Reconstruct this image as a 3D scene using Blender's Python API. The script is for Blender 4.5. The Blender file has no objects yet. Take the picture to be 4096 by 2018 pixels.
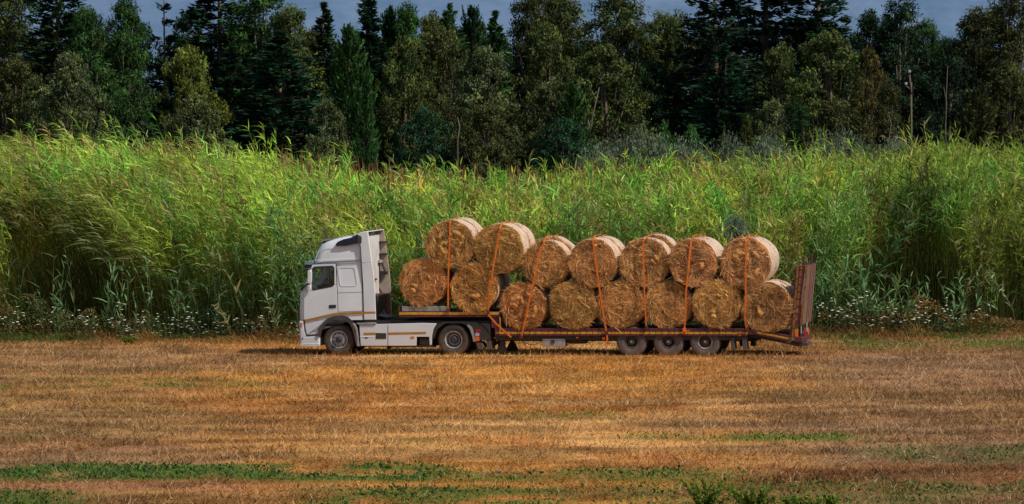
import bpy, math, random
import numpy as np
from mathutils import Vector, Matrix

random.seed(7)
rng = np.random.default_rng(11)
R = math.radians
sc = bpy.context.scene
col = sc.collection

# ------------------------------------------------------------------ camera
F = 18600.0                      # focal length in photo pixels (4096 wide)
CAM = np.array([0.0, 0.0, 8.0])
PITCH = math.atan((1009 - 431) / F)
ROLL = -0.0082
cam_d = bpy.data.cameras.new("camera")
cam = bpy.data.objects.new("camera", cam_d)
col.objects.link(cam)
cam_d.sensor_width = 36.0
cam_d.lens = F / 4096 * 36.0
cam_d.clip_start = 1.0
cam_d.clip_end = 30000.0
camM = Matrix.Translation(Vector(CAM)) @ Matrix.Rotation(math.pi / 2 - PITCH, 4, 'X') @ Matrix.Rotation(ROLL, 4, 'Z')
cam.matrix_world = camM
sc.camera = cam
RC = np.array(camM.to_3x3())

YAW = R(-10.5)
ORG = np.array([0.0, 150.0, 0.0])
XH = np.array([math.cos(YAW), math.sin(YAW), 0.0])
YH = np.array([-math.sin(YAW), math.cos(YAW), 0.0])


def ray(px, py):
    d = RC @ np.array([(px - 2048) / F, -(py - 1009) / F, -1.0])
    return d


def P(px, py, Y=0.0):
    """photo point -> (x, z) on the vehicle's plane at depth Y behind its near side"""
    d = ray(px, py)
    o = CAM - ORG - YH * Y
    t = -(o @ YH) / (d @ YH)
    p = o + d * t
    return float(p @ XH), float(p[2])


def A(u, v, Y=0.0): return P(1160 + u / 2.266, 880 + v / 2.266, Y)
def B(u, v, Y=0.0): return P(1560 + u / 2.115, 840 + v / 2.115, Y)
def Cc(u, v, Y=0.0): return P(2000 + u / 2.266, 880 + v / 2.266, Y)
def Dd(u, v, Y=0.0): return P(2600 + u / 2.266, 880 + v / 2.266, Y)
def Ee(u, v, Y=0.0): return P(3050 + u / 2.82, 980 + v / 2.82, Y)


def at(px, py, D):
    """photo point -> world point at distance D along y"""
    d = ray(px, py)
    t = D / d[1]
    return CAM + d * t


def pix(x, y, z=0.0):
    q = np.stack([np.asarray(x, float) - CAM[0], np.asarray(y, float) - CAM[1], np.zeros_like(np.asarray(x, float)) + z - CAM[2]], -1)
    c = q @ RC
    return 2048 + F * c[..., 0] / -c[..., 2], 1009 - F * c[..., 1] / -c[..., 2]


# ------------------------------------------------------------------ noise
def _h(ix, iy, s):
    a = np.sin(ix * 127.1 + iy * 311.7 + s * 74.7) * 43758.5453
    return a - np.floor(a)


def vnoise(x, y, s=0):
    ix = np.floor(x); iy = np.floor(y)
    fx = x - ix; fy = y - iy
    fx = fx * fx * (3 - 2 * fx); fy = fy * fy * (3 - 2 * fy)
    a = _h(ix, iy, s); b = _h(ix + 1, iy, s); c = _h(ix, iy + 1, s); d = _h(ix + 1, iy + 1, s)
    return (a * (1 - fx) + b * fx) * (1 - fy) + (c * (1 - fx) + d * fx) * fy


def fbm(x, y, s=0, o=4):
    v = 0; a = .5; n = 0
    for k in range(o):
        v = v + a * vnoise(x, y, s + k * 3.1); n += a
        x = x * 2.03 + 5.1; y = y * 2.03 + 1.7; a *= .5
    return v / n


def sstep(a, b, x):
    t = np.clip((x - a) / (b - a), 0, 1)
    return t * t * (3 - 2 * t)


# ------------------------------------------------------------------ materials
def newmat(name):
    m = bpy.data.materials.new(name)
    m.use_nodes = True
    nt = m.node_tree
    for n in list(nt.nodes):
        nt.nodes.remove(n)
    out = nt.nodes.new('ShaderNodeOutputMaterial')
    return m, nt, out


def lk(nt, a, b): nt.links.new(a, b)


def paint(name, c1, c2=None, rough=.5, metal=0.0, scale=3.0, bump=0.0, spec=.5, stretch=(1, 1, 1), bscale=None, lo=.35, hi=.7, detail=5, dust=None):
    m, nt, out = newmat(name)
    b = nt.nodes.new('ShaderNodeBsdfPrincipled')
    tc = nt.nodes.new('ShaderNodeTexCoord')
    mp = nt.nodes.new('ShaderNodeMapping'); mp.inputs['Scale'].default_value = stretch
    lk(nt, tc.outputs['Object'], mp.inputs['Vector'])
    nz = nt.nodes.new('ShaderNodeTexNoise'); nz.inputs['Scale'].default_value = scale; nz.inputs['Detail'].default_value = detail
    lk(nt, mp.outputs[0], nz.inputs['Vector'])
    rp = nt.nodes.new('ShaderNodeValToRGB')
    rp.color_ramp.elements[0].position = lo; rp.color_ramp.elements[1].position = hi
    c2 = c2 or tuple(x * .8 for x in c1)
    rp.color_ramp.elements[0].color = (*c2, 1); rp.color_ramp.elements[1].color = (*c1, 1)
    lk(nt, nz.outputs['Fac'], rp.inputs[0])
    src = rp.outputs[0]
    if dust:
        # road dust thickening towards the ground
        geo = nt.nodes.new('ShaderNodeNewGeometry')
        sx = nt.nodes.new('ShaderNodeSeparateXYZ'); lk(nt, geo.outputs['Position'], sx.inputs[0])
        mr = nt.nodes.new('ShaderNodeMapRange'); mr.inputs[1].default_value = dust[1]; mr.inputs[2].default_value = 0.2
        mr.inputs[3].default_value = 0; mr.inputs[4].default_value = dust[2]
        lk(nt, sx.outputs[2], mr.inputs[0])
        mu = nt.nodes.new('ShaderNodeMath'); mu.operation = 'MULTIPLY'; lk(nt, mr.outputs[0], mu.inputs[0]); lk(nt, nz.outputs['Fac'], mu.inputs[1])
        mx = nt.nodes.new('ShaderNodeMixRGB'); lk(nt, mu.outputs[0], mx.inputs[0]); lk(nt, src, mx.inputs[1]); mx.inputs[2].default_value = (*dust[0], 1)
        src = mx.outputs[0]
    lk(nt, src, b.inputs['Base Color'])
    b.inputs['Roughness'].default_value = rough; b.inputs['Metallic'].default_value = metal
    b.inputs['Specular IOR Level'].default_value = spec
    if bump:
        n2 = nt.nodes.new('ShaderNodeTexNoise'); n2.inputs['Scale'].default_value = bscale or scale * 4; n2.inputs['Detail'].default_value = 6
        lk(nt, mp.outputs[0], n2.inputs['Vector'])
        bp = nt.nodes.new('ShaderNodeBump'); bp.inputs['Strength'].default_value = bump; bp.inputs['Distance'].default_value = .03
        lk(nt, n2.outputs['Fac'], bp.inputs['Height']); lk(nt, bp.outputs[0], b.inputs['Normal'])
    lk(nt, b.outputs[0], out.inputs[0])
    return m


def attr_mat(name, rough=.6, trans=.25, spec=.2, nscale=None, nlo=.7, nhi=1.3, bump=0.0, gain=1.0):
    m, nt, out = newmat(name)
    at_ = nt.nodes.new('ShaderNodeAttribute'); at_.attribute_name = 'Col'
    oi = nt.nodes.new('ShaderNodeObjectInfo')
    mx = nt.nodes.new('ShaderNodeMixRGB'); mx.blend_type = 'MULTIPLY'; mx.inputs[0].default_value = 1
    lk(nt, at_.outputs['Color'], mx.inputs[1]); lk(nt, oi.outputs['Color'], mx.inputs[2])
    src = mx.outputs[0]
    b = nt.nodes.new('ShaderNodeBsdfPrincipled')
    if nscale:
        tc = nt.nodes.new('ShaderNodeTexCoord')
        nz = nt.nodes.new('ShaderNodeTexNoise'); nz.inputs['Scale'].default_value = nscale; nz.inputs['Detail'].default_value = 8; nz.inputs['Roughness'].default_value = .7
        lk(nt, tc.outputs['Object'], nz.inputs['Vector'])
        mr = nt.nodes.new('ShaderNodeMapRange'); mr.inputs[1].default_value = .3; mr.inputs[2].default_value = .7
        mr.inputs[3].default_value = nlo; mr.inputs[4].default_value = nhi
        lk(nt, nz.outputs['Fac'], mr.inputs[0])
        vm = nt.nodes.new('ShaderNodeVectorMath'); vm.operation = 'SCALE'
        lk(nt, src, vm.inputs[0]); lk(nt, mr.outputs[0], vm.inputs['Scale'])
        src = vm.outputs[0]
        if bump:
            bp = nt.nodes.new('ShaderNodeBump'); bp.inputs['Strength'].default_value = bump; bp.inputs['Distance'].default_value = .05
            lk(nt, nz.outputs['Fac'], bp.inputs['Height']); lk(nt, bp.outputs[0], b.inputs['Normal'])
    lk(nt, src, b.inputs['Base Color'])
    b.inputs['Roughness'].default_value = rough; b.inputs['Specular IOR Level'].default_value = spec
    if trans:
        t = nt.nodes.new('ShaderNodeBsdfTranslucent'); lk(nt, src, t.inputs[0])
        ms = nt.nodes.new('ShaderNodeMixShader'); ms.inputs[0].default_value = trans
        lk(nt, b.outputs[0], ms.inputs[1]); lk(nt, t.outputs[0], ms.inputs[2])
        lk(nt, ms.outputs[0], out.inputs[0])
    else:
        lk(nt, b.outputs[0], out.inputs[0])
    return m


def glass_mat(name, tint, mixf=.35):
    m, nt, out = newmat(name)
    t = nt.nodes.new('ShaderNodeBsdfTransparent'); t.inputs[0].default_value = (*tint, 1)
    g = nt.nodes.new('ShaderNodeBsdfGlossy'); g.inputs['Roughness'].default_value = .03; g.inputs[0].default_value = (.8, .9, 1, 1)
    ms = nt.nodes.new('ShaderNodeMixShader'); ms.inputs[0].default_value = mixf
    lk(nt, t.outputs[0], ms.inputs[1]); lk(nt, g.outputs[0], ms.inputs[2]); lk(nt, ms.outputs[0], out.inputs[0])
    return m


DUST = (.30, .20, .13)
M = {
    'white': paint('white_paint', (.74, .79, .85), (.66, .71, .77), .28, scale=1.6, bump=.02, bscale=2, dust=((.34, .27, .20), 1.5, .45)),
    'white2': paint('white_fibreglass', (.70, .68, .66), (.55, .52, .50), .5, scale=2),
    'beige': paint('bare_fairing_inside', (.50, .40, .34), (.36, .28, .23), .7, scale=3),
    'seam': paint('seam', (.05, .05, .055), rough=.7),
    'bead': paint('moulding_white', (.85, .85, .87), (.78, .78, .8), .4),
    'ochre': paint('ochre_stripe', (.48, .22, .02), (.36, .16, .015), .5, dust=(DUST, 1.2, .3)),
    'dgrey': paint('dark_grey_plastic', (.055, .058, .065), (.035, .036, .042), .6, dust=(DUST, 1.4, .35)),
    'navy': paint('tinted_plastic', (.010, .014, .03), (.012, .02, .05), .18),
    'visor': paint('visor_acrylic', (.25, .33, .38), (.16, .22, .27), .15),
    'black': paint('black_plastic', (.014, .014, .016), (.02, .02, .022), .6, dust=(DUST, 1.2, .25)),
    'tyre': paint('tractor_tyre_rubber', (.040, .036, .034), (.024, .022, .021), .85, scale=6, bump=.3, dust=(DUST, 1.0, .45)),
    'dtyre': paint('dusty_tyre_rubber', (.105, .088, .085), (.075, .062, .062), .95, scale=5, bump=.3, dust=(DUST, .9, .5)),
    'rim': paint('steel_rim', (.48, .48, .50), (.30, .29, .28), .42, .35, scale=9),
    'drim': paint('dusty_rim', (.09, .065, .055), (.045, .034, .03), .8, scale=7),
    'ringrim': paint('worn_rim_edge', (.36, .30, .25), (.26, .2, .17), .7, scale=7),
    'hub': paint('dark_hub', (.05, .052, .06), (.03, .03, .033), .6, .2, scale=9),
    'steel': paint('galvanised_steel', (.40, .40, .41), (.28, .26, .24), .55, .3, scale=5),
    'chassis': paint('greasy_chassis', (.03, .026, .026), (.015, .013, .014), .7, scale=4, dust=(DUST, 1.1, .3)),
    'maroon': paint('maroon_paint', (.13, .024, .026), (.07, .016, .020), .6, scale=5, bump=.05),
    'yellow': paint('aged_yellow_paint', (.66, .33, .025), (.42, .18, .018), .65, scale=9, lo=.3, hi=.6),
    'dyellow': paint('dull_yellow_paint', (.30, .14, .02), (.14, .06, .012), .7, scale=9, lo=.3, hi=.6),  # darker, duller yellow for the ramps and their frame
    'grate': paint('rusty_grating', (.25, .14, .105), (.14, .075, .06), .85, scale=9, stretch=(1, 1, .2), bump=.2),
    'deck': paint('worn_deck', (.12, .075, .05), (.06, .035, .028), .85, scale=4, bump=.2),
    'orange': paint('orange_webbing', (.86, .22, .012), (.66, .13, .010), .7, scale=14),
    'orangel': paint('orange_lens', (.80, .16, .02), rough=.25),
    'redl': paint('red_lens', (.35, .015, .03), rough=.25),
    'greyl': paint('clear_lens', (.45, .42, .5), rough=.25),
    'net': None, 'toolbox': paint('toolbox_paint', (.40, .38, .40), (.30, .27, .27), .6, scale=3, dust=(DUST, 1.2, .6)),
    'hose': paint('red_hose', (.35, .02, .03), rough=.5),
    'glass': glass_mat('window_glass', (.80, .88, .90), .05),
    'seat': paint('seat_fabric', (.05, .055, .07), rough=.9),
    'cabin': paint('cabin_trim', (.08, .085, .095), rough=.8),
    'skin': paint('skin', (.42, .22, .15), (.36, .18, .12), .6),
    'hair': paint('dark_hair', (.025, .018, .014), rough=.8),
    'shirt': paint('grey_shirt', (.10, .10, .12), rough=.9),
    'bark': paint('bark', (.16, .115, .08), (.07, .05, .035), .95, scale=4, stretch=(1, 1, .3), bump=.5),
    'bark2': paint('pale_bark', (.15, .13, .095), (.08, .065, .045), .9, scale=4, stretch=(1, 1, .3), bump=.4),
    'leaf': attr_mat('leaves', .65, .22, .15),
    'reed': attr_mat('reed_leaves', .5, .38, .18),
    'dry': attr_mat('dry_grass', .85, .15, .05),
    'soil': attr_mat('stubble_soil', .95, 0, .05, nscale=9, nlo=.55, nhi=1.35, bump=.9),
    'straw': attr_mat('straw', .6, .15, .25),
    'hay': attr_mat('packed_hay', .9, 0, .08, nscale=14, nlo=.5, nhi=1.5, bump=1.0),
    'petal': paint('white_petals', (.70, .68, .58), (.5, .5, .37), .8, scale=20),
    'stalk': paint('green_stalk', (.06, .10, .03), (.09, .09, .03), .8),
    'porcelain': paint('porcelain', (.32, .36, .38), rough=.5),
    'hills': None,
}
# net wrap: pale with fine circumferential bands
m, nt, out = newmat('net_wrap')
b = nt.nodes.new('ShaderNodeBsdfPrincipled'); tc = nt.nodes.new('ShaderNodeTexCoord')
mp = nt.nodes.new('ShaderNodeMapping'); mp.inputs['Scale'].default_value = (1.2, 9, 1.2); lk(nt, tc.outputs['Object'], mp.inputs[0])
nz = nt.nodes.new('ShaderNodeTexNoise'); nz.inputs['Scale'].default_value = 3; nz.inputs['Detail'].default_value = 7; lk(nt, mp.outputs[0], nz.inputs[0])
rp = nt.nodes.new('ShaderNodeValToRGB'); e = rp.color_ramp.elements
e[0].position = .30; e[0].color = (.30, .19, .10, 1); e[1].position = .56; e[1].color = (.74, .55, .42, 1)
lk(nt, nz.outputs[0], rp.inputs[0]); lk(nt, rp.outputs[0], b.inputs['Base Color']); b.inputs['Roughness'].default_value = .55
bp = nt.nodes.new('ShaderNodeBump'); bp.inputs['Strength'].default_value = .5; bp.inputs['Distance'].default_value = .03
lk(nt, nz.outputs[0], bp.inputs['Height']); lk(nt, bp.outputs[0], b.inputs['Normal']); lk(nt, b.outputs[0], out.inputs[0])
M['net'] = m
# far hillside, the blue haze put into its surface colour
m, nt, out = newmat('hazy_hillside')
b = nt.nodes.new('ShaderNodeBsdfPrincipled'); tc = nt.nodes.new('ShaderNodeTexCoord')
mp = nt.nodes.new('ShaderNodeMapping'); mp.inputs['Scale'].default_value = (.010, .0006, .02); lk(nt, tc.outputs['Object'], mp.inputs[0])
nz = nt.nodes.new('ShaderNodeTexNoise'); nz.inputs['Scale'].default_value = 3; nz.inputs['Detail'].default_value = 9; nz.inputs['Roughness'].default_value = .62; lk(nt, mp.outputs[0], nz.inputs[0])
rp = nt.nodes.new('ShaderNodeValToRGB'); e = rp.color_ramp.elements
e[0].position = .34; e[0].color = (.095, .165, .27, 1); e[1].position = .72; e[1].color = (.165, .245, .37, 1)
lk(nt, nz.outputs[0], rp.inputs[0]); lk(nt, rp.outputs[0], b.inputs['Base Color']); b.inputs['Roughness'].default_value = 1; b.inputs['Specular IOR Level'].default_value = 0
lk(nt, b.outputs[0], out.inputs[0])
M['hills'] = m


# ------------------------------------------------------------------ object helpers
def tag(o, label=None, cat=None, group=None, kind=None):
    if label: o['label'] = label
    if cat: o['category'] = cat
    if group: o['group'] = group
    if kind: o['kind'] = kind
    return o


def empty(name, loc, rz=0.0):
    o = bpy.data.objects.new(name, None)
    o.empty_display_size = .3
    o.location = loc; o.rotation_euler = (0, 0, rz)
    col.objects.link(o)
    return o


def np_mesh(name, V, Fc, C=None, mat=None, smooth=False):
    V = np.ascontiguousarray(V.reshape(-1, 3), dtype=np.float32)
    Fc = np.ascontiguousarray(Fc, dtype=np.int32)
    k = Fc.shape[1]
    me = bpy.data.meshes.new(name)
    me.vertices.add(len(V)); me.vertices.foreach_set('co', V.ravel())
    me.loops.add(Fc.size); me.loops.foreach_set('vertex_index', Fc.ravel())
    me.polygons.add(len(Fc)); me.polygons.foreach_set('loop_start', np.arange(len(Fc), dtype=np.int32) * k)
    if smooth:
        me.polygons.foreach_set('use_smooth', np.ones(len(Fc), bool))
    if C is not None:
        C = C.reshape(-1, 3)
        a = me.color_attributes.new('Col', 'FLOAT_COLOR', 'POINT')
        c4 = np.ones((len(V), 4), np.float32); c4[:, :3] = np.clip(C, 0, 1)
        a.data.foreach_set('color', c4.ravel())
    me.update(calc_edges=True)
    if mat: me.materials.append(mat)
    return me


def link(name, me, parent=None):
    o = bpy.data.objects.new(name, me)
    col.objects.link(o)
    if parent: o.parent = parent
    return o


def copy_tree(o, parent=None):
    c = o.copy(); col.objects.link(c)
    c.parent = parent
    for ch in o.children:
        copy_tree(ch, c)
    return c


class MB:
    def __init__(s): s.v = []; s.f = []

    def add(s, v, f):
        n = len(s.v); s.v += [tuple(p) for p in v]; s.f += [tuple(i + n for i in q) for q in f]; return s

    def box(s, x0, x1, y0, y1, z0, z1):
        v = [(x, y, z) for x in (x0, x1) for y in (y0, y1) for z in (z0, z1)]
        return s.add(v, [(0, 1, 3, 2), (4, 6, 7, 5), (0, 4, 5, 1), (2, 3, 7, 6), (0, 2, 6, 4), (1, 5, 7, 3)])

    def prism(s, poly, y0, y1):
        """(x, z) outline pushed from y0 to y1"""
        n = len(poly)
        a = sum(poly[i][0] * poly[(i + 1) % n][1] - poly[(i + 1) % n][0] * poly[i][1] for i in range(n))
        if a < 0: poly = poly[::-1]
        v = [(p[0], y0, p[1]) for p in poly] + [(p[0], y1, p[1]) for p in poly]
        f = [tuple(range(n)), tuple(range(2 * n - 1, n - 1, -1))]
        f += [((i + 1) % n, i, i + n, (i + 1) % n + n) for i in range(n)]
        return s.add(v, f)

    def tube(s, pts, r, n=8, r1=None):
        pts = [Vector(p) for p in pts]; m = len(pts); rings = []
        for i, p in enumerate(pts):
            d = (pts[min(i + 1, m - 1)] - pts[max(i - 1, 0)]).normalized()
            up = Vector((0, 0, 1)) if abs(d.z) < .9 else Vector((1, 0, 0))
            a = d.cross(up).normalized(); b_ = d.cross(a)
            rr = r if r1 is None else r + (r1 - r) * i / (m - 1)
            rings += [p + a * math.cos(t) * rr + b_ * math.sin(t) * rr for t in [2 * math.pi * k / n for k in range(n)]]
        f = []
        for i in range(m - 1):
            for k in range(n):
                q = (k + 1) % n
                f.append((i * n + k, i * n + q, (i + 1) * n + q, (i + 1) * n + k))
        f += [tuple(range(n))[::-1], tuple(range((m - 1) * n, m * n))]
        return s.add(rings, f)

    def lathe(s, prof, c=(0, 0, 0), n=32):
        """profile of (radius, y), turned about the y axis"""
        v = []; f = []; m = len(prof)
        for r, y in prof:
            r = max(r, .0005)
            v += [(c[0] + r * math.cos(2 * math.pi * k / n), c[1] + y, c[2] + r * math.sin(2 * math.pi * k / n)) for k in range(n)]
        for i in range(m - 1):
            for k in range(n):
                q = (k + 1) % n
                f.append((i * n + k, i * n + q, (i + 1) * n + q, (i + 1) * n + k))
        return s.add(v, f)

    def loft(s, rings):
        n = len(rings[0]); v = [p for r in rings for p in r]; f = []
        for i in range(len(rings) - 1):
            for k in range(n):
                q = (k + 1) % n
                f.append((i * n + k, i * n + q, (i + 1) * n + q, (i + 1) * n + k))
        f += [tuple(range(n))[::-1], tuple(range((len(rings) - 1) * n, len(rings) * n))]
        return s.add(v, f)

    def build(s, name, mat, parent=None, bevel=0.0, angle=35, seg=2):
        me = bpy.data.meshes.new(name); me.from_pydata(s.v, [], s.f); me.update()
        import bmesh
        bm = bmesh.new(); bm.from_mesh(me); bmesh.ops.recalc_face_normals(bm, faces=bm.faces); bm.to_mesh(me); bm.free()
        me.polygons.foreach_set('use_smooth', np.ones(len(me.polygons), bool))
        try: me.set_sharp_from_angle(angle=R(angle))
        except Exception: pass
        me.materials.append(mat)
        o = link(name, me, parent)
        if bevel:
            bv = o.modifiers.new('bevel', 'BEVEL'); bv.width = bevel; bv.segments = seg; bv.limit_method = 'ANGLE'; bv.angle_limit = R(30)
            bv.harden_normals = False
        return o


def bool_cut(o, cutter_mb):
    c = cutter_mb.build('cutter', M['cabin'], o.parent)
    md = o.modifiers.new('cut', 'BOOLEAN'); md.operation = 'DIFFERENCE'; md.solver = 'EXACT'; md.object = c
    bpy.context.view_layer.update()
    dg = bpy.context.evaluated_depsgraph_get()
    me = bpy.data.meshes.new_from_object(o.evaluated_get(dg))
    o.modifiers.clear(); o.data = me
    me.polygons.foreach_set('use_smooth', np.ones(len(me.polygons), bool))
    try: me.set_sharp_from_angle(angle=R(35))
    except Exception: pass
    bpy.data.objects.remove(c)


def rrect(x0, x1, y0, y1, rf, rr, z, n=6, zf=None):
    """plan outline with front (x0) corner radius rf and rear radius rr"""
    pts = []
    for cx, cy, a0, r in ((x0 + rf, y0 + rf, 180, rf), (x1 - rr, y0 + rr, 270, rr), (x1 - rr, y1 - rr, 0, rr), (x0 + rf, y1 - rf, 90, rf)):
        for k in range(n + 1):
            a = R(a0 + 90 * k / n)
            pts.append((cx + r * math.cos(a), cy + r * math.sin(a), z))
    return pts


def rpoly(pts, r, n=4):
    """round the corners of an (x, z) polygon"""
    o = []; m = len(pts)
    for i in range(m):
        p = np.array(pts[i]); a = np.array(pts[i - 1]) - p; b = np.array(pts[(i + 1) % m]) - p
        la, lb = np.linalg.norm(a), np.linalg.norm(b)
        d = min(r, la * .45, lb * .45)
        q0 = p + a / la * d; q1 = p + b / lb * d
        for k in range(n + 1):
            t = k / n
            o.append(tuple((1 - t) ** 2 * q0 + 2 * t * (1 - t) * p + t * t * q1))
    return o


# ================================================================== TRACTOR UNIT
W = 2.5
truck = empty('truck', ORG, YAW)
tag(truck, 'white high-roof cab-over tractor unit with an ochre side stripe pulling the bale trailer', 'truck')


def px_(u, v=600): return A(u, v)[0]
def pz_(v, u=400): return A(u, v)[1]


sl = [(908, 78, 668, 0, .22), (800, 74, 666, 0, .26), (672, 76, 663, 0, .30), (640, 92, 661, 0, .30), (590, 116, 658, .005, .32), (455, 166, 652, .03, .32), (405, 196, 648, .04, .30),
      (340, 214, 645, .05, .30), (270, 236, 641, .06, .30), (225, 268, 638, .09, .32), (195, 315, 636, .13, .34), (170, 390, 634, .18, .3), (152, 470, 632, .24, .26), (140, 560, 630, .34, .2)]
mb = MB(); rings = []
for v, uf, ur, ins, rf in sl:
    rings.append(rrect(px_(uf, v), px_(ur, v), ins, W - ins, rf, .06, pz_(v)))
mb.loft(rings)
cab = mb.build('cab_shell', M['white'], truck)
import bmesh
bm_ = bmesh.new(); bm_.from_mesh(cab.data); bmesh.ops.triangulate(bm_, faces=bm_.faces); bm_.to_mesh(cab.data); bm_.free()
# hollow cabin with window openings
zf = pz_(640); 
cav = MB().box(px_(206), px_(636), .09, W - .09, pz_(800), pz_(412))
bool_cut(cab, cav)
win = rpoly([A(203, 446), A(222, 428), A(384, 421), A(399, 436), A(400, 592), A(384, 607), A(203, 642)], .05)
bool_cut(cab, MB().prism(win, -.2, .5))
bool_cut(cab, MB().prism(win, W - .5, W + .2))
ws = [A(60, 632), A(128, 440), A(260, 440), A(260, 632)]
bool_cut(cab, MB().prism(ws, .32, W - .32))
cab.data.materials.append(M['cabin'])
for p_ in cab.data.polygons:      # trim inside the hollowed cabin
    q_ = p_.center
    if px_(206) - .02 < q_.x < px_(636) + .02 and .085 < q_.y < W - .085 and pz_(800) - .02 < q_.z < pz_(412) + .02:
        p_.material_index = len(cab.data.materials) - 1
MB().prism([A(112, 625), A(172, 445), A(176, 445), A(118, 627)], .33, W - .33).build('windscreen', M['glass'], truck)

# lower front: bumper and step
MB().prism([A(78, 915), A(128, 908), A(136, 1000), A(152, 1052), A(264, 1044), A(270, 1145), A(98, 1147), A(88, 1110)], .0, W).build('bumper', M['white'], truck, bevel=.06, seg=4)
MB().prism(rpoly([A(95, 935), A(112, 933), A(112, 967), A(92, 967)], .01), -.02, .12).build('indicator_light', M['orangel'], truck, bevel=.01)
MB().box(*(A(112, 1075)[0], A(120, 1075)[0]), -.012, .03, A(115, 1082)[1], A(115, 1070)[1]).build('sensor', M['black'], truck)
mb = MB()
mb.prism([A(84, 1125), A(150, 1120), A(268, 1122), A(270, 1150), A(98, 1150)], -.012, .05)
mb.build('bumper_lip', M['white2'], truck, bevel=.01)
# skirt panel of the cab ahead of and over the wheel arch
arch_out = [A(258, 1038), A(272, 985), A(300, 938), A(345, 900), A(400, 880), A(470, 874), A(522, 884), A(556, 908)]
step = [A(132, 913), A(668, 905)] + [A(660, 909)] + [A(556, 909)] + arch_out[::-1][1:] + [A(152, 1042), A(140, 990)]
MB().prism([A(132, 910), A(560, 907)] + arch_out[::-1][1:] + [A(152, 1042), A(140, 990)], .004, .06).build('step_panel', M['white'], truck, bevel=.008)
MB().prism([A(128, 905), A(133, 912), A(142, 990), A(154, 1046), A(264, 1038), A(264, 1046), A(148, 1056), A(134, 1000), A(122, 910)], .0, .05).build('seam', M['seam'], truck)

# doors (near and far side)
def door(sgn):
    y0 = (-.016, .004) if sgn < 0 else (W - .004, W + .016)
    mb = MB()
    low = [A(128, 672), A(150, 646), A(203, 646), A(384, 611), A(401, 594), A(421, 590), A(434, 840), A(400, 850), A(140, 905), A(128, 905)]
    mb.prism(low, *y0)
    d = mb.build('door', M['white'], truck, bevel=.006)
    fr = MB()
    fr.prism([A(203, 408), A(412, 400), A(421, 586), A(403, 590), A(402, 434), A(386, 417), A(222, 424), A(199, 444), A(190, 440)], *y0)
    fr.prism([A(165, 470), A(190, 443), A(199, 448), A(199, 642), A(152, 642)], *y0)
    fr.build('window_surround', M['white'], d, bevel=.006)
    yy = (-.022, .01) if sgn < 0 else (W - .01, W + .022)
    k = MB()
    outer = win; inner = rpoly([A(211, 450), A(228, 437), A(380, 431), A(391, 442), A(392, 588), A(379, 598), A(211, 632)], .045)
    n = len(outer)
    v = [(p[0], yy[0], p[1]) for p in outer] + [(p[0], yy[0], p[1]) for p in inner] + [(p[0], yy[1], p[1]) for p in outer] + [(p[0], yy[1], p[1]) for p in inner]
    f = []
    for i in range(n):
        j = (i + 1) % n
        f += [(i, j, n + j, n + i), (2 * n + i, 3 * n + i, 3 * n + j, 2 * n + j), (i, 2 * n + i, 2 * n + j, j), (n + i, n + j, 3 * n + j, 3 * n + i)]
    k.add(v, f)
    k.build('window_seal', M['black'], d)
    ym = .012 if sgn < 0 else W - .012
    MB().prism(inner, ym, ym + .004).build('window_glass', M['glass'], d)
    yh = (-.045, -.014) if sgn < 0 else (W + .014, W + .045)
    MB().prism(rpoly([A(355, 772), A(419, 770), A(419, 798), A(355, 801)], .015), yh[0] + .02, yh[1]).build('handle_recess', M['black'], d)
    MB().box(A(362, 0)[0], A(413, 0)[0], *yh, pz_(789), pz_(781)).build('handle', M['dgrey'], d, bevel=.004)
    return d
door(-1)
door(1)
seam = MB()
def seamline(pts, w=.014, y=-.004):
    for i in range(len(pts) - 1):
        a = np.array(pts[i]); b = np.array(pts[i + 1]); d = b - a; L = np.linalg.norm(d); nrm = np.array([-d[1], d[0]]) / L * w / 2
        seam.prism([tuple(a + nrm), tuple(b + nrm), tuple(b - nrm), tuple(a - nrm)], y, .03)
seamline([A(200, 403), A(417, 396)]); seamline([A(418, 398), A(437, 838)], .018, -.008)
seamline([A(640, 240), A(650, 400), A(668, 905)], .018, -.006)
seamline([A(436, 836), A(560, 830), A(666, 826)], .012)
seamline([A(432, 662), A(662, 655)], .008)
seamline([A(205, 396), A(648, 372)], .010)
seam.build('panel_seams', M['seam'], truck)
# raised mouldings
bd = MB()
loop = rpoly([A(448, 412), A(590, 409), A(602, 425), A(606, 590), A(590, 600), A(470, 604), A(452, 580)], .08)
bd.tube([(p[0], -.002, p[1]) for p in loop + loop[:1]], .006, 6)
bd.tube([(p[0], .02, p[1]) for p in [A(262, 280), A(240, 330), A(225, 368), A(300, 368), A(420, 362), A(640, 348)]], .011, 6)
bd.tube([(p[0], -.006, p[1]) for p in [A(135, 690), A(300, 676), A(425, 662)]], .007, 6)
bd.tube([(p[0], .05, p[1]) for p in [A(262, 280), A(330, 262), A(450, 246), A(600, 236)]], .006, 6)
bd.build('moulding', M['bead'], truck)

# roof side deflector, top blade, visor
MB().prism(rpoly([A(410, 225), A(432, 200), A(480, 178), A(560, 160), A(608, 148), A(640, 143), A(650, 165), A(650, 212), A(610, 212), A(500, 236), A(420, 238)], .03), -.02, .35).build('side_deflector', M['navy'], truck, bevel=.03, seg=3)
MB().prism(rpoly([A(612, 146), A(642, 143), A(652, 165), A(650, 214), A(612, 214)], .02), -.035, -.018).build('deflector_end', M['dgrey'], truck, bevel=.004)
mb = MB()
mb.prism([A(252, 196), A(300, 180), A(450, 160), A(608, 133), A(612, 142), A(450, 170), A(300, 194), A(262, 204)], .25, W - .25)
mb.build('roof_visor', M['steel'], truck, bevel=.01)
for y in (.4, W - .46): MB().box(px_(278), px_(300), y, y + .06, pz_(222), pz_(195)).build('visor_bracket', M['black'], truck)
v = [A(128, 408), A(160, 372), A(207, 372), A(207, 406), A(186, 412)]
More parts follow.
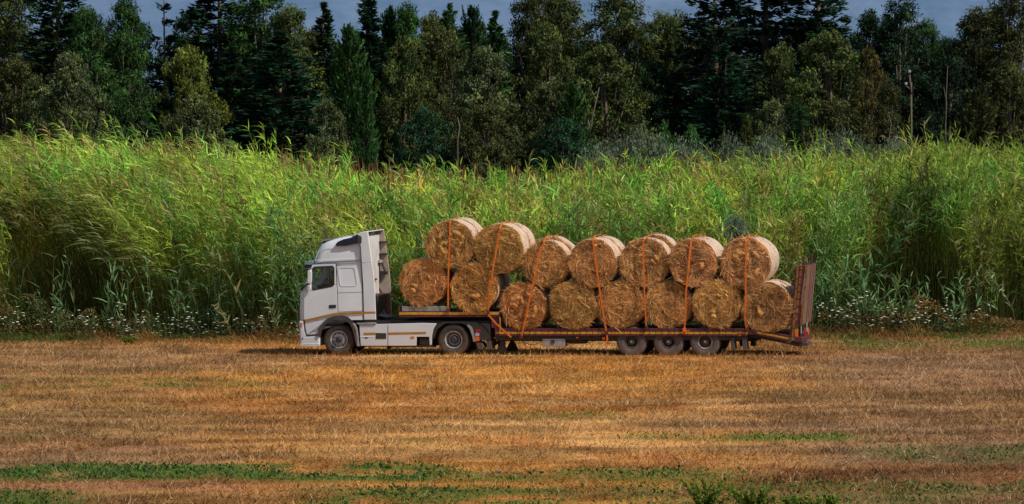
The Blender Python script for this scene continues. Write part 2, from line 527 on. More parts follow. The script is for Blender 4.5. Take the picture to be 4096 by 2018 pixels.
sv = MB().prism(v, .03, W - .03).build('sun_visor', M['visor'], truck, bevel=.02)
MB().prism([A(124, 436), A(128, 410), A(196, 410), A(190, 424), A(168, 440)], .035, W - .035).build('sun_visor_lower', M['navy'], truck, bevel=.015)

# roof fairing (rear top hood) plus side wings
mb = MB()
mb.prism([A(605, 128), A(640, 112), A(705, 104), A(722, 240), A(742, 388), A(652, 392), A(642, 250), A(632, 150)], -.03, .02)
mb.build('side_fairing', M['white'], truck, bevel=.012)
mb = MB()
mb.prism([A(651, 393), A(742, 389), A(756, 480), A(768, 640), A(778, 905), A(672, 907), A(664, 600)], -.026, .02)
mb.build('side_fairing', M['white'], truck, bevel=.012)
mb = MB()
mb.prism([A(605, 128), A(640, 112), A(705, 104), A(722, 240), A(742, 388), A(652, 392), A(642, 250), A(632, 150)], W - .02, W + .03)
mb.prism([A(651, 393), A(742, 389), A(756, 480), A(768, 640), A(778, 905), A(672, 907), A(664, 600)], W - .02, W + .026)
mb.build('side_fairing', M['beige'], truck, bevel=.012)
mb = MB()
mb.prism([A(560, 140), A(608, 126), A(640, 111), A(705, 103), A(706, 112), A(642, 120), A(612, 136), A(565, 150)], .022, W - .022)
mb.build('roof_fairing', M['white'], truck, bevel=.008)
# trim edge along the near fairing, rear wall, air horns and brackets on the far wing
bd = MB().tube([(p[0], -.01, p[1]) for p in [A(705, 104), A(722, 240), A(741, 388), A(756, 480), A(768, 640), A(777, 905)]], .016, 6)
bd.build('fairing_edge', M['bead'], truck)
rw = MB().box(px_(655), px_(672), .06, W - .06, pz_(905), pz_(150))
rw.build('rear_wall', M['white2'], truck)
xr = px_(745)
for v in (222, 332):
    br = MB()
    br.box(px_(660), px_(742), W - .16, W - .03, pz_(v + 8) , pz_(v - 6))
    br.build('fairing_bracket', M['black'], truck)
MB().box(px_(668), px_(700), W - .4, W - .08, pz_(412), pz_(385)).build('hinge_block', M['beige'], truck, bevel=.01)
fr = MB()
for a, c in (((705, 410), (700, 640)), ((700, 640), (728, 690)), ((728, 410), (765, 500))):
    p = A(*a); q = A(*c); fr.tube([(p[0] - .12, W - .18, p[1]), (q[0] - .12, W - .18, q[1])], .035, 6)
fr.box(px_(660), px_(745), W - .2, W - .05, pz_(520), pz_(490))
fr.box(px_(665), px_(760), W - .2, W - .05, pz_(728), pz_(700))
fr.build('support_frame', M['black'], truck)
hs = MB()
for k in range(3):
    x0 = px_(690) + .05 * k; y0 = 1.0 + .25 * k
    pts = [(x0, y0, pz_(700)), (x0 + .12, y0 + .05, pz_(680)), (x0 + .25, y0 + .1, pz_(740)), (x0 + .2, y0 + .1, pz_(800)), (x0 + .35, y0, pz_(880))]
    hs.tube(pts, .022, 6)
hs.build('air_hose', M['hose'], truck)
hs = MB()
for k in range(3):
    x0 = px_(690) + .04 * k; y0 = .5 + .3 * k
    hs.tube([(x0, y0, pz_(690)), (x0 + .1, y0, pz_(720)), (x0 + .16, y0 + .05, pz_(800)), (x0 + .3, y0, pz_(870)), (x0 + .6, y0 + .1, pz_(890))], .025, 6)
hs.build('air_hose', M['steel'], truck)
MB().box(px_(672), px_(775), .35, W - .3, pz_(905), pz_(690)).build('engine_stack', M['black'], truck, bevel=.03)
MB().box(px_(672), px_(690), W - .9, W - .78, pz_(565), pz_(548)).build('marker_lamp', M['redl'], truck)

# stripe on the cab
mb = MB()
st = [((140, 906), (136, 924)), ((300, 868), (300, 886)), ((400, 845), (400, 864)), ((520, 838), (520, 857)), ((668, 832), (668, 850))]
for i in range(len(st) - 1):
    mb.prism([A(*st[i][0]), A(*st[i + 1][0]), A(*st[i + 1][1]), A(*st[i][1])], -.026, .0)
mb.prism([A(672, 832), A(776, 831), A(777, 849), A(673, 850)], -.031, -.0)
mb.build('stripe', M['ochre'], truck)
# wheel arch
ai = [A(272, 1060), A(286, 1000), A(312, 958), A(352, 925), A(405, 908), A(468, 905), A(512, 916), A(545, 945), A(566, 985), A(585, 1050), A(604, 1140)]
ao = [A(254, 1045), A(266, 985), A(292, 938), A(338, 896), A(396, 874), A(472, 868), A(526, 880), A(562, 912), A(592, 960), A(610, 1050), A(630, 1147)]
mb = MB()
for i in range(len(ai) - 1):
    mb.prism([ao[i], ao[i + 1], ai[i + 1], ai[i]], -.045, .55)
mb.build('wheel_arch', M['dgrey'], truck)
MB().prism([A(560, 938), A(590, 940), A(612, 985), A(632, 1146), A(610, 1148), A(600, 1010), A(580, 965)], -.052, .0).build('arch_flange', M['steel'], truck, bevel=.01)
MB().prism([A(600, 935), A(778, 933), A(778, 951), A(622, 951)], -.03, .5).build('step_tread', M['steel'], truck, bevel=.008)

# chassis
mb = MB()
z1 = pz_(912); z0 = pz_(1010)
x_end = B(850, 900)[0]
for y in (.75, 1.65):
    mb.box(px_(300), x_end, y, y + .1, z0, z1)
mb.box(px_(480), px_(780), .2, W - .2, pz_(935), pz_(905))
for u in (700, 1000, 1250, 1400):
    mb.box(px_(u), px_(u + 40), .86, 1.64, z0 + .05, z1 - .05)
mb.box(px_(250), px_(620), .5, W - .5, pz_(1080), pz_(905))
mb.box(px_(640), px_(1250), .7, W - .7, pz_(1160), pz_(960))
mb.build('chassis_frame', M['chassis'], truck)
# fifth wheel plate
mb = MB().box(B(430, 0)[0], B(640, 0)[0], .8, 1.7, B(500, 940)[1], B(500, 905)[1])
mb.prism([B(420, 905), B(640, 905), B(700, 935), B(380, 935)], .9, 1.6)
mb.build('fifth_wheel', M['chassis'], truck, bevel=.02)
mb = MB().box(A(780, 940)[0], B(860, 900)[0], .1, W - .1, B(100, 962)[1], B(100, 940)[1])
mb.build('catwalk', M['chassis'], truck)

# side skirts
def skirt(y0, y1, s):
    mb = MB()
    x0 = A(628, 950)[0]
    mb.prism([A(628, 954), A(778, 954), A(779, 946), B(280, 958), B(395, 962), B(372, 1000), B(356, 1060), B(352, 1143), B(335, 1145), B(330, 1075), B(225, 1075), B(222, 1150), A(640, 1144)], y0, y1)
    o = mb.build('side_skirt', M['white'], truck, bevel=.012)
    mb = MB().prism([A(668, 1024), A(776, 1022), A(776, 1043), A(668, 1046)], y0 - .004 * s, y1)
    mb.prism([A(890, 1022), B(306, 1033), B(306, 1052), A(890, 1044)], y0 - .004 * s, y1)
    if s > 0:
        mb.build('stripe', M['ochre'], o)
        MB().prism([A(779, 1026), A(873, 1028), A(872, 1080), A(778, 1080)], y0 - .008, y1).build('hatch', M['black'], o)
        MB().prism([A(678, 1066), A(704, 1066), A(704, 1077), A(678, 1077)], y0 - .006, y1).build('badge', M['black'], o)
        MB().prism([B(176, 1072), B(207, 1072), B(207, 1088), B(176, 1088)], y0 - .012, y1).build('side_marker', M['orangel'], o)
        MB().prism([A(885, 955), A(890, 955), A(890, 1143), A(885, 1143)], y0 - .003, y1).build('seam', M['seam'], o)
        MB().tube([(p[0], y0 - .002, p[1]) for p in [A(632, 1062), A(760, 1060)]], .008, 6).build('moulding', M['bead'], o)
skirt(.0, .05, 1)
skirt(W - .05, W, -1)
ft = MB()
c = B(278, 1112); ft2 = []
ft.box(B(225, 0)[0], B(330, 0)[0], .10, .62, B(0, 1150)[1], B(0, 1080)[1])
ft.build('fuel_tank', M['chassis'], truck, bevel=.09, seg=4)
mb = MB().box(A(895, 0)[0], B(352, 0)[0], .12, .6, B(0, 1165)[1], B(0, 1148)[1])
mb.build('tank_strap', M['black'], truck)
MB().prism([A(755, 1150), A(790, 1150), A(795, 1190), A(775, 1205), A(765, 1175)], 1.9, 2.2).build('air_tank', M['chassis'], truck)

# rear mudguards and lamps
def rear_guard(y0, y1, near):
    mb = MB()
    mb.prism([B(395, 962), B(440, 948), B(640, 945), B(700, 952), B(845, 968), B(850, 1100), B(770, 1105), B(725, 1110), B(700, 1040), B(660, 980), B(600, 962), B(470, 962), B(400, 1010), B(372, 1080), B(356, 1100), B(366, 1010)], y0 + .02, y1)
    g = mb.build('mudguard', M['black'], truck, bevel=.01)
    if near:
        ed = MB()
        pts = [((650, 980), (672, 972)), ((672, 972), (700, 1005)), ((700, 1005), (714, 1060)), ((714, 1060), (718, 1115))]
        ed.prism([B(650, 978), B(668, 972), B(695, 995), B(712, 1045), B(720, 1115), B(706, 1117), B(694, 1060), B(676, 1010)], y0, y0 + .06)
        ed.build('guard_edge', M['steel'], g)
        MB().prism(rpoly([B(722, 1008), B(765, 1010), B(768, 1034), B(724, 1036)], .02), y0, y0 + .05).build('tail_lamp', M['redl'], g)
        MB().prism(rpoly([B(722, 1040), B(756, 1042), B(756, 1070), B(722, 1070)], .02), y0, y0 + .05).build('tail_lamp', M['greyl'], g)
        MB().prism(rpoly([B(720, 1074), B(756, 1076), B(758, 1110), B(720, 1112)], .02), y0, y0 + .05).build('tail_lamp', M['orangel'], g)
    MB().prism([B(718, 1118), B(775, 1120), B(800, 1165), B(770, 1185), B(740, 1180)], y0 + .05, y1 - .02).build('mud_flap', M['dgrey'], g, bevel=.02)
    MB().prism([B(812, 1110), B(850, 1100), B(862, 1180), B(818, 1185)], y0 + .04, y1).build('mud_flap', M['dgrey'], g, bevel=.02)
rear_guard(-.02, .6, True)
rear_guard(W - .6, W, False)


# wheels
def wheel(name, parent, x, z, r, y0, w, sgn, tm, rm, style, rr):
    """tyre + rim; sgn -1: outer face towards -y"""
    wl = empty(name, (x, y0, z)); wl.parent = parent
    k = 1 if sgn < 0 else -1
    yy = lambda t: k * t
    prof = [(rr, .02), (rr + .03, .0), (r - .09, -.012), (r - .035, .0), (r - .008, .035), (r, .06), (r, w - .06), (r - .008, w - .035), (r - .035, w), (rr + .03, w), (rr, w - .02), (rr, .02)]
    t = MB().lathe([(a, yy(b)) for a, b in prof], n=48)
    n = 40
    for i in range(n):   # tread blocks
        a = 2 * math.pi * i / n
        for j in range(3):
            yb = .05 + (w - .1) * j / 3; ye = yb + (w - .1) / 3 - .02
            da = .5 * math.pi / n * 1.3
            vv = []
            for aa in (a - da, a + da):
                for rad in (r - .01, r + .012):
                    for y in (yb, ye):
                        vv.append((rad * math.cos(aa), yy(y), rad * math.sin(aa)))
            t.add(vv, [(0, 1, 3, 2), (4, 6, 7, 5), (0, 4, 5, 1), (2, 3, 7, 6), (0, 2, 6, 4), (1, 5, 7, 3)])
    t.build('tyre', tm, wl)
    rim = MB()
    if style == 'front':
        rim.lathe([(a, yy(b)) for a, b in [(rr + .006, .02), (rr + .004, -.004), (rr - .02, .0), (rr - .035, .05), (rr - .06, .07), (rr - .10, .035), (rr - .14, .02), (.10, .02), (.10, w * .5)]], n=40)
        rim.build('rim', rm, wl)
        h = MB().lathe([(a, yy(b)) for a, b in [(.10, .03), (.098, -.05), (.08, -.07), (.0, -.075)]], n=20); h.build('hub', M['hub'], wl)
        nb = MB()
        for i in range(10):
            a = 2 * math.pi * i / 10
            nb.tube([(math.cos(a) * .15, yy(.02), math.sin(a) * .15), (math.cos(a) * .15, yy(-.025), math.sin(a) * .15)], .016, 6)
        nb.lathe([(.14, yy(.018)), (.14, yy(.012)), (.16, yy(.012)), (.16, yy(.018))], n=24)
        nb.build('wheel_nuts', M['steel'], wl)
        for i in range(10):
            a = 2 * math.pi * (i + .5) / 10; q = rr - .075
            MB().tube([(math.cos(a) * q, yy(.055), math.sin(a) * q), (math.cos(a) * q, yy(.042), math.sin(a) * q)], .02, 8).build('vent_hole', M['black'], wl)
    else:
        rim.lathe([(a, yy(b)) for a, b in [(rr + .006, .02), (rr + .004, -.004), (rr - .012, -.004), (rr - .03, .03), (rr - .045, .13), (rr - .07, .16), (.15, .165), (.13, .15)]], n=40)
        rim.build('rim', rm, wl)
        h = MB().lathe([(a, yy(b)) for a, b in [(.14, .16), (.13, .05), (.09, .0), (.0, -.01)]], n=20); h.build('hub', M['hub'] if tm is M['tyre'] else M['drim'], wl)
        nb = MB()
        for i in range(10):
            a = 2 * math.pi * i / 10; q = (rr + .14) / 2 - .01
            nb.tube([(math.cos(a) * q, yy(.165), math.sin(a) * q), (math.cos(a) * q, yy(.13), math.sin(a) * q)], .02, 6)
        q = (rr + .14) / 2 - .01; nb.lathe([(q - .012, yy(.16)), (q - .012, yy(.15)), (q + .012, yy(.15)), (q + .012, yy(.16))], n=24)
        nb.build('wheel_nuts', M['black'], wl)
        if tm is not M['tyre']:
            MB().lathe([(.03, 0), (.03, yy(-.03)), (0, yy(-.03))], n=12).build('hub_cap', M['steel'], wl)
    return wl


fx = A(441, 1110)[0]
wheel('front_wheel', truck, fx, .50, .50, .03, .33, -1, M['tyre'], M['rim'], 'front', .285)
wheel('front_wheel', truck, fx, .50, .50, W - .03, .33, 1, M['tyre'], M['rim'], 'front', .285)
rx = B(535, 1107)[0]
wheel('rear_wheel', truck, rx, .50, .50, .02, .29, -1, M['tyre'], M['rim'], 'rear', .285)
wheel('rear_wheel', truck, rx, .50, .50, .33, .29, -1, M['tyre'], M['rim'], 'rear', .285)
wheel('rear_wheel', truck, rx, .50, .50, W - .02, .29, 1, M['tyre'], M['rim'], 'rear', .285)
wheel('rear_wheel', truck, rx, .50, .50, W - .33, .29, 1, M['tyre'], M['rim'], 'rear', .285)
mb = MB()
for x in (fx, rx):
    mb.tube([(x, .2, .5), (x, W - .2, .5)], .09, 10)
mb.tube([(rx, W / 2 - .3, .5), (rx, W / 2 + .3, .5)], .22, 14)
mb.build('axle', M['chassis'], truck)
# mirrors
for s, ys in ((-1, (-.20, -.05)), (1, (W + .05, W + .20))):
    mr = MB().prism(rpoly([A(172, 458), A(196, 452), A(205, 470), A(203, 570), A(172, 575)], .03), *ys).build('mirror', M['white'], truck, bevel=.02)
    MB().prism(rpoly([A(168, 592), A(196, 588), A(200, 620), A(190, 645), A(168, 640)], .03), *ys).build('wide_mirror', M['white2'], mr, bevel=.02)
    ar = MB(); y = (ys[0] + ys[1]) / 2; yc = .08 if s < 0 else W - .08
    p0 = A(205, 430); p1 = A(165, 448); p2 = A(130, 462)
    ar.tube([(p0[0], yc, p0[1]), (p1[0], y, p1[1]), (p2[0], y, p2[1])], .03, 8)
    p0 = A(215, 578); p1 = A(160, 585); p2 = A(125, 612); p3 = A(88, 640)
    ar.tube([(p1[0] + .1, y, p1[1]), (p1[0], y, p1[1]), (p2[0], (y + yc) / 2, p2[1]), (p3[0], yc + .1, p3[1])], .028, 8)
    ar.build('mirror_arm', M['black'], mr)
# wipers base / black A-pillar corner and front grille
MB().box(px_(68), px_(76), .5, W - .5, pz_(860), pz_(700)).build('grille', M['black'], truck, bevel=.01)
MB().box(px_(73, 1000), px_(84, 1000), .25, .65, pz_(1040), pz_(960)).build('headlight', M['greyl'], truck, bevel=.01)
MB().box(px_(73, 1000), px_(84, 1000), W - .65, W - .25, pz_(1040), pz_(960)).build('headlight', M['greyl'], truck, bevel=.01)
# cabin inside
seatz = pz_(700)
for y in (.36, W - .35 - .55):
    s_ = MB().box(px_(335), px_(440), y, y + .52, seatz - .12, seatz).build('seat', M['seat'], truck, bevel=.05)
    q = MB().prism([A(405, 700), A(445, 700), A(462, 500), A(432, 500)], y + .02, y + .5); q.build('backrest', M['seat'], s_, bevel=.05)
    MB().prism([A(436, 490), A(458, 490), A(462, 450), A(442, 450)], y + .13, y + .39).build('headrest', M['seat'], s_, bevel=.03)
MB().prism([A(203, 700), A(203, 610), A(225, 600), A(250, 640), A(250, 700)], .1, W - .1).build('dashboard', M['cabin'], truck, bevel=.03)
MB().box(px_(210), px_(636), W - .13, W - .095, pz_(795), pz_(640)).build('door_trim', M['cabin'], truck)
MB().box(px_(560), px_(575), .1, W - .1, pz_(795), pz_(416)).build('bunk_curtain', M['seat'], truck)
MB().box(px_(212), px_(558), .1, W - .1, pz_(424), pz_(415)).build('headliner', M['cabin'], truck)
MB().box(px_(400), px_(560), W - .13, W - .095, pz_(640), pz_(426)).build('side_trim', M['seat'], truck)
sw = MB()
cs = A(268, 590); ring = []
for k in range(25):
    a = 2 * math.pi * k / 24
    ring.append((cs[0] + .10 * math.sin(a), .62 + .22 * math.cos(a), cs[1] + .19 * math.sin(a)))
sw.tube(ring, .016, 6); sw.tube([(cs[0] - .15, .62, cs[1] - .15), (cs[0], .62, cs[1])], .03, 6); sw.tube([ring[0], ring[12]], .014, 6)
sw.build('steering_wheel', M['black'], truck)


# driver
def skin_body(name, joints, edges, radii, mat, parent, root=0, sub=1):
    me = bpy.data.meshes.new(name); me.from_pydata(joints, edges, []); me.update()
    o = link(name, me, parent)
    if not me.skin_vertices: 
        pass
    sm = o.modifiers.new('skin', 'SKIN')
    if len(me.skin_vertices) == 0:
        bpy.context.view_layer.update()
    for i, r_ in enumerate(radii):
        me.skin_vertices[0].data[i].radius = (r_, r_)
        me.skin_vertices[0].data[i].use_root = (i == root)
    ss = o.modifiers.new('sub', 'SUBSURF'); ss.levels = sub; ss.render_levels = sub
    bpy.context.view_layer.update()
    me2 = bpy.data.meshes.new_from_object(o.evaluated_get(bpy.context.evaluated_depsgraph_get()))
    o.modifiers.clear(); o.data = me2
    me2.polygons.foreach_set('use_smooth', np.ones(len(me2.polygons), bool))
    me2.materials.clear(); me2.materials.append(mat)
    return o


driver = empty('person', ORG + XH * px_(372) + YH * .62 + np.array([0, 0, seatz]), YAW)
tag(driver, 'driver sitting at the wheel behind the cab side window, arm held forward', 'person')
hx, hz = 0.0, .09
J = [(0, 0, .09), (.0, 0, .30), (-.02, 0, .48), (-.02, 0, .57), (-.03, 0, .66), (-.05, 0, .72), (-.05, 0, .80),
     (-.02, -.19, .50), (-.14, -.25, .28), (-.36, -.16, .30), (-.42, -.15, .32),
     (-.02, .19, .50), (-.14, .25, .28), (-.36, .16, .34), (-.42, .15, .36),
     (-.05, -.1, .07), (-.42, -.12, .09), (-.50, -.12, -.28), (-.56, -.12, -.34),
     (-.05, .1, .07), (-.42, .12, .09), (-.50, .12, -.28), (-.56, .12, -.34)]
E_ = [(0, 1), (1, 2), (2, 3), (3, 4), (4, 5), (5, 6), (2, 7), (7, 8), (8, 9), (9, 10), (2, 11), (11, 12), (12, 13), (13, 14),
      (0, 15), (15, 16), (16, 17), (17, 18), (0, 19), (19, 20), (20, 21), (21, 22)]
Rr = [.14, .13, .13, .06, .07, .085, .06, .06, .045, .03, .032, .06, .045, .03, .032, .085, .065, .045, .04, .085, .065, .045, .04]
for h0, s in ((10, -1), (14, 1)):
    w0 = Vector(J[h0])
    for f in range(4):
        a = w0 + Vector((-.045, (f - 1.5) * .018, .0)); b_ = a + Vector((-.035 - .004 * (f in (1, 2)), 0, .0)); c_ = b_ + Vector((-.008, 0, -.028))
        i = len(J); J += [tuple(a), tuple(b_), tuple(c_)]; E_ += [(h0, i), (i, i + 1), (i + 1, i + 2)]; Rr += [.009, .009, .008]
    i = len(J); J += [tuple(w0 + Vector((-.02, -.035 * s, .0))), tuple(w0 + Vector((-.05, -.045 * s, -.01)))]
    E_ += [(h0, i), (i, i + 1)]; Rr += [.010, .009]
try:
    skin_body('body', J, E_, Rr, M['skin'], driver)
    shirt_j = [J[i] for i in (0, 1, 2, 3, 7, 8, 11, 12)]
    skin_body('shirt', shirt_j, [(0, 1), (1, 2), (2, 3), (2, 4), (4, 5), (2, 6), (6, 7)], [.155, .148, .145, .07, .075, .056, .075, .056], M['shirt'], driver)
except Exception as ex:
    print('skin failed', ex)
MB().lathe([(0, -.09), (.06, -.075), (.09, -.02), (.095, .03), (.06, .08), (0, .095)], (-.03, 0, .76), 14).build('hair', M['hair'], driver)
fc = MB()
fc.tube([(-.125, 0, .735), (-.15, 0, .715), (-.13, 0, .705)], .012, 6)
fc.tube([(-.05, -.085, .74), (-.05, -.10, .71)], .018, 6); fc.tube([(-.05, .085, .74), (-.05, .10, .71)], .018, 6)
fc.build('face', M['skin'], driver)

# ================================================================== TRAILER
trailer = empty('trailer', ORG, YAW)
tag(trailer, 'maroon low-loader trailer with yellow side rail and raised rear ramps, loaded with bales', 'trailer')
ud0 = B(85, 875); ud1 = B(925, 880)
zt = B(500, 866)[1]; zy0 = B(500, 887)[1]; zb = B(500, 908)[1]
MB().box(ud0[0], ud1[0], .01, W - .01, zy0 - .02, zt).build('upper_deck', M['deck'], trailer)
r1 = MB(); r1.box(ud0[0] - .02, ud1[0] + .01, -.03, .04, zb, zt + .02); r1.box(ud0[0] - .02, ud1[0] + .01, W - .04, W + .03, zb, zt + .02)
r1.box(ud0[0] - .06, ud0[0], 0, W, zb, B(90, 818)[1])
r1 = r1.build('upper_rail', M['maroon'], trailer, bevel=.008)
y1 = MB(); y1.box(ud0[0] - .02, ud1[0] - .02, -.036, .0, zy0, zt); y1.build('rail_stripe', M['yellow'], r1)
MB().box(*(B(92, 0)[0], B(478, 0)[0]), .0, .05, zt + .025, B(300, 816)[1]).build('side_board', M['steel'], trailer, bevel=.01)
mb = MB()
for y in (.7, 1.7):
    mb.prism([B(100, 905), B(925, 905), B(1000, 1000), B(925, 1040), B(880, 960), B(700, 935), B(420, 928), B(250, 925)], y, y + .1)
mb.box(B(420, 0)[0], B(560, 0)[0], .9, 1.7, B(0, 935)[1], B(0, 900)[1])
for u in range(150, 900, 120):
    mb.box(B(u, 0)[0], B(u + 20, 0)[0], .05, W - .05, zb + .01, zy0 - .03)
mb.build('gooseneck', M['chassis'], trailer)
# drop between decks
dz = Cc(300, 988)[1]
gp = MB(); gp.box(B(918, 0)[0], B(932, 0)[0], -.03, .06, Cc(0, 1045)[1], zb); gp.box(B(918, 0)[0], B(932, 0)[0], W - .06, W + .03, Cc(0, 1045)[1], zb)
gpo = gp.build('drop_post', M['maroon'], trailer, bevel=.006)
MB().box(B(921, 0)[0], B(929, 0)[0], -.037, -.02, Cc(0, 1012)[1], zb).build('drop_post_stripe', M['yellow'], gpo)
MB().box(B(850, 0)[0], B(917, 0)[0], .0, W, B(880, 1000)[1], zb - .01).build('drop_panel', M['maroon'], trailer)
# lower deck
ld0 = B(888, 1030)[0]; ld1 = Dd(885, 1000)[0]
MB().box(ld0, ld1, .02, W - .02, dz - .10, dz).build('lower_deck', M['deck'], trailer)
r2 = MB()
for y0_, y1_ in ((-.03, .03), (W - .03, W + .03)):
    r2.box(ld0, ld1, y0_, y1_, Cc(0, 1052)[1], dz + .02)
for i in range(40):
    x = ld0 + .12 + i * (ld1 - ld0 - .2) / 39
    r2.box(x - .009, x + .009, -.042, -.02, Cc(0, 1056)[1], dz + .015)
r2 = r2.build('side_rail', M['maroon'], trailer, bevel=.004)
MB().box(ld0 + .02, ld1, -.037, .0, Cc(0, 1035)[1], Cc(0, 1015)[1]).build('rail_stripe', M['yellow'], r2)
mb = MB()
for y in (.75, 1.65):
    mb.box(ld0, ld1 + .2, y, y + .12, Cc(0, 1110)[1], dz - .10)
for i in range(20):
    x = ld0 + .1 + i * (ld1 - ld0 - .3) / 19
    mb.box(x, x + .06, .03, W - .03, Cc(0, 1075)[1], dz - .11)
mb.box(ld0, ld1, .06, .12, Cc(0, 1090)[1], Cc(0, 1054)[1])
mb.build('chassis_beams', M['chassis'], trailer)
# toolbox with latch
tb = MB().box(Cc(374, 0)[0], Cc(578, 0)[0], .02, .55, Cc(0, 1152)[1], Cc(0, 1079)[1]).build('toolbox', M['toolbox'], trailer, bevel=.012)
MB().box(Cc(455, 0)[0], Cc(486, 0)[0], .0, .03, Cc(0, 1119)[1], Cc(0, 1090)[1]).build('latch', M['black'], tb)
MB().tube([(Cc(380, 0)[0], .015, Cc(0, 1083)[1]), (Cc(572, 0)[0], .015, Cc(0, 1083)[1])], .008, 6).build('lid_edge', M['bead'], tb)
MB().box(Cc(585, 0)[0], Cc(755, 0)[0], .3, .8, Cc(0, 1128)[1], Cc(0, 1085)[1]).build('air_reservoir', M['chassis'], trailer, bevel=.05)
# landing legs
for y in (.28, W - .42):
    x = B(922, 0)[0]
    l = MB()
    l.box(x - .07, x + .07, y, y + .14, .14, Cc(0, 1060)[1])
    l.prism([(x - .09, .30), (x + .09, .30), (x + .20, .06), (x - .20, .06)], y - .02, y + .16)
    l.box(x - .21, x + .21, y - .06, y + .2, .035, .065)
    l.build('landing_leg', M['chassis'], trailer, bevel=.01)
mb = MB().tube([(B(922, 0)[0], .3, .55), (B(922, 0)[0], W - .3, .55)], .03, 6)
mb.build('leg_shaft', M['chassis'], trailer)
# hanging cables
hc = MB()
for u0, u1, sag in ((190, 380, 40), (740, 850, 22), (200, 300, 60)):
    pts = []
    for k in range(9):
        t = k / 8; p = Cc(u0 + (u1 - u0) * t, 1095 + sag * 4 * t * (1 - t)); pts.append((p[0], .08 + .1 * t, p[1]))
    hc.tube(pts, .010, 5)
hc.build('hanging_cable', M['black'], trailer)
MB().box(Cc(685, 0)[0], Cc(702, 0)[0], -.045, .02, Cc(0, 1072)[1], Cc(0, 1062)[1]).build('side_marker', M['orangel'], trailer)
MB().box(Dd(798, 0)[0], Dd(822, 0)[0], -.045, .02, Dd(0, 1052)[1], Dd(0, 1042)[1]).build('side_marker', M['orangel'], trailer)
MB().box(Cc(920, 0)[0], Cc(945, 0)[0], -.05, .02, Cc(0, 1088)[1], Cc(0, 1062)[1]).build('side_marker', M['orangel'], trailer)
# wheels: three axles, twin tyres
axles = [Cc(1182, 0)[0], Cc(1517, 0)[0], Dd(490, 0)[0]]
for i, x in enumerate(axles):
    rm = M['ringrim'] if i == 2 else M['drim']
    wheel('wheel', trailer, x, .445, .48, .02, .25, -1, M['dtyre'], rm, 'rear', .235 if i == 2 else .2)
    wheel('wheel', trailer, x, .445, .48, .30, .25, -1, M['dtyre'], M['drim'], 'rear', .2)
    wheel('wheel', trailer, x, .445, .48, W - .02, .25, 1, M['dtyre'], M['drim'], 'rear', .2)
    wheel('wheel', trailer, x, .445, .48, W - .30, .25, 1, M['dtyre'], M['drim'], 'rear', .2)
mb = MB()
for x in axles: mb.tube([(x, .3, .425), (x, W - .3, .425)], .07, 8)
mb.build('axle', M['chassis'], trailer)
for u0, u1, v0, v1 in ((735, 770, 1068, 1175), (838, 878, 1058, 1175)):
    a, b_, c_, d_ = Dd(u0 - 8, v0), Dd(u1 - 6, v0), Dd(u1, v1), Dd(u0 + 2, v1)
    MB().prism([a, b_, c_, d_], .02, .50).build('mud_flap', M['dgrey'], trailer, bevel=.008)
    MB().prism([a, b_, c_, d_], W - .50, W - .02).build('mud_flap', M['dgrey'], trailer, bevel=.008)
# beaver tail
bt = MB()
for y in (-.03, W - .05):
    bt.prism([Dd(886, 990), Dd(975, 996), Dd(1265, 1048), Dd(1262, 1108), Dd(960, 1042), Dd(886, 1040)], y, y + .08)
bt.prism([Dd(960, 998), Dd(1262, 1052), Dd(1262, 1070), Dd(955, 1016)], .05, W - .05)
bt = bt.build('beaver_tail', M['maroon'], trailer, bevel=.006)
MB().prism([Dd(975, 1012), Dd(1256, 1068), Dd(1254, 1084), Dd(975, 1030)], -.038, -.0).build('tail_stripe', M['yellow'], bt)
MB().prism([Dd(886, 1044), Dd(975, 1050), Dd(1265, 1112), Dd(1420, 1118), Dd(1422, 1145), Dd(1330, 1152), Dd(1150, 1112), Dd(985, 1080), Dd(886, 1070)], .25, 1.35).build('tail_frame', M['chassis'], trailer, bevel=.01)
lp = [Dd(988, 1085), Dd(990, 1105), Dd(1005, 1115), Dd(1022, 1112), Dd(1025, 1090)]
MB().tube([(p[0], .2, p[1]) for p in lp], .012, 5).build('tie_loop', M['black'], trailer)
# ramps, upright
# ramp post / frame on the near side
for y in (W - .12, .0):
    post = MB().prism([Ee(372, 236), Ee(408, 236), Ee(352, 1042), Ee(305, 1040), Ee(340, 600)], y, y + .12)
    post = post.build('ramp_frame', M['maroon'], trailer, bevel=.01)
MB().prism([Ee(388, 240), Ee(404, 240), Ee(350, 1038), Ee(330, 1038)], -.008, .01).build('frame_stripe', M['dyellow'], post)
mb = MB()
for t in (.18, .32, .46, .6, .74, .88):
    a = Ee(372 + (305 - 372) * t, 236 + 804 * t); b_ = Ee(410 + (352 - 410) * t, 236 + 804 * t)
    mb.box(a[0], b_[0], -.014, .0, a[1] - .015, a[1] + .015)
mb.build('frame_rungs', M['maroon'], post)


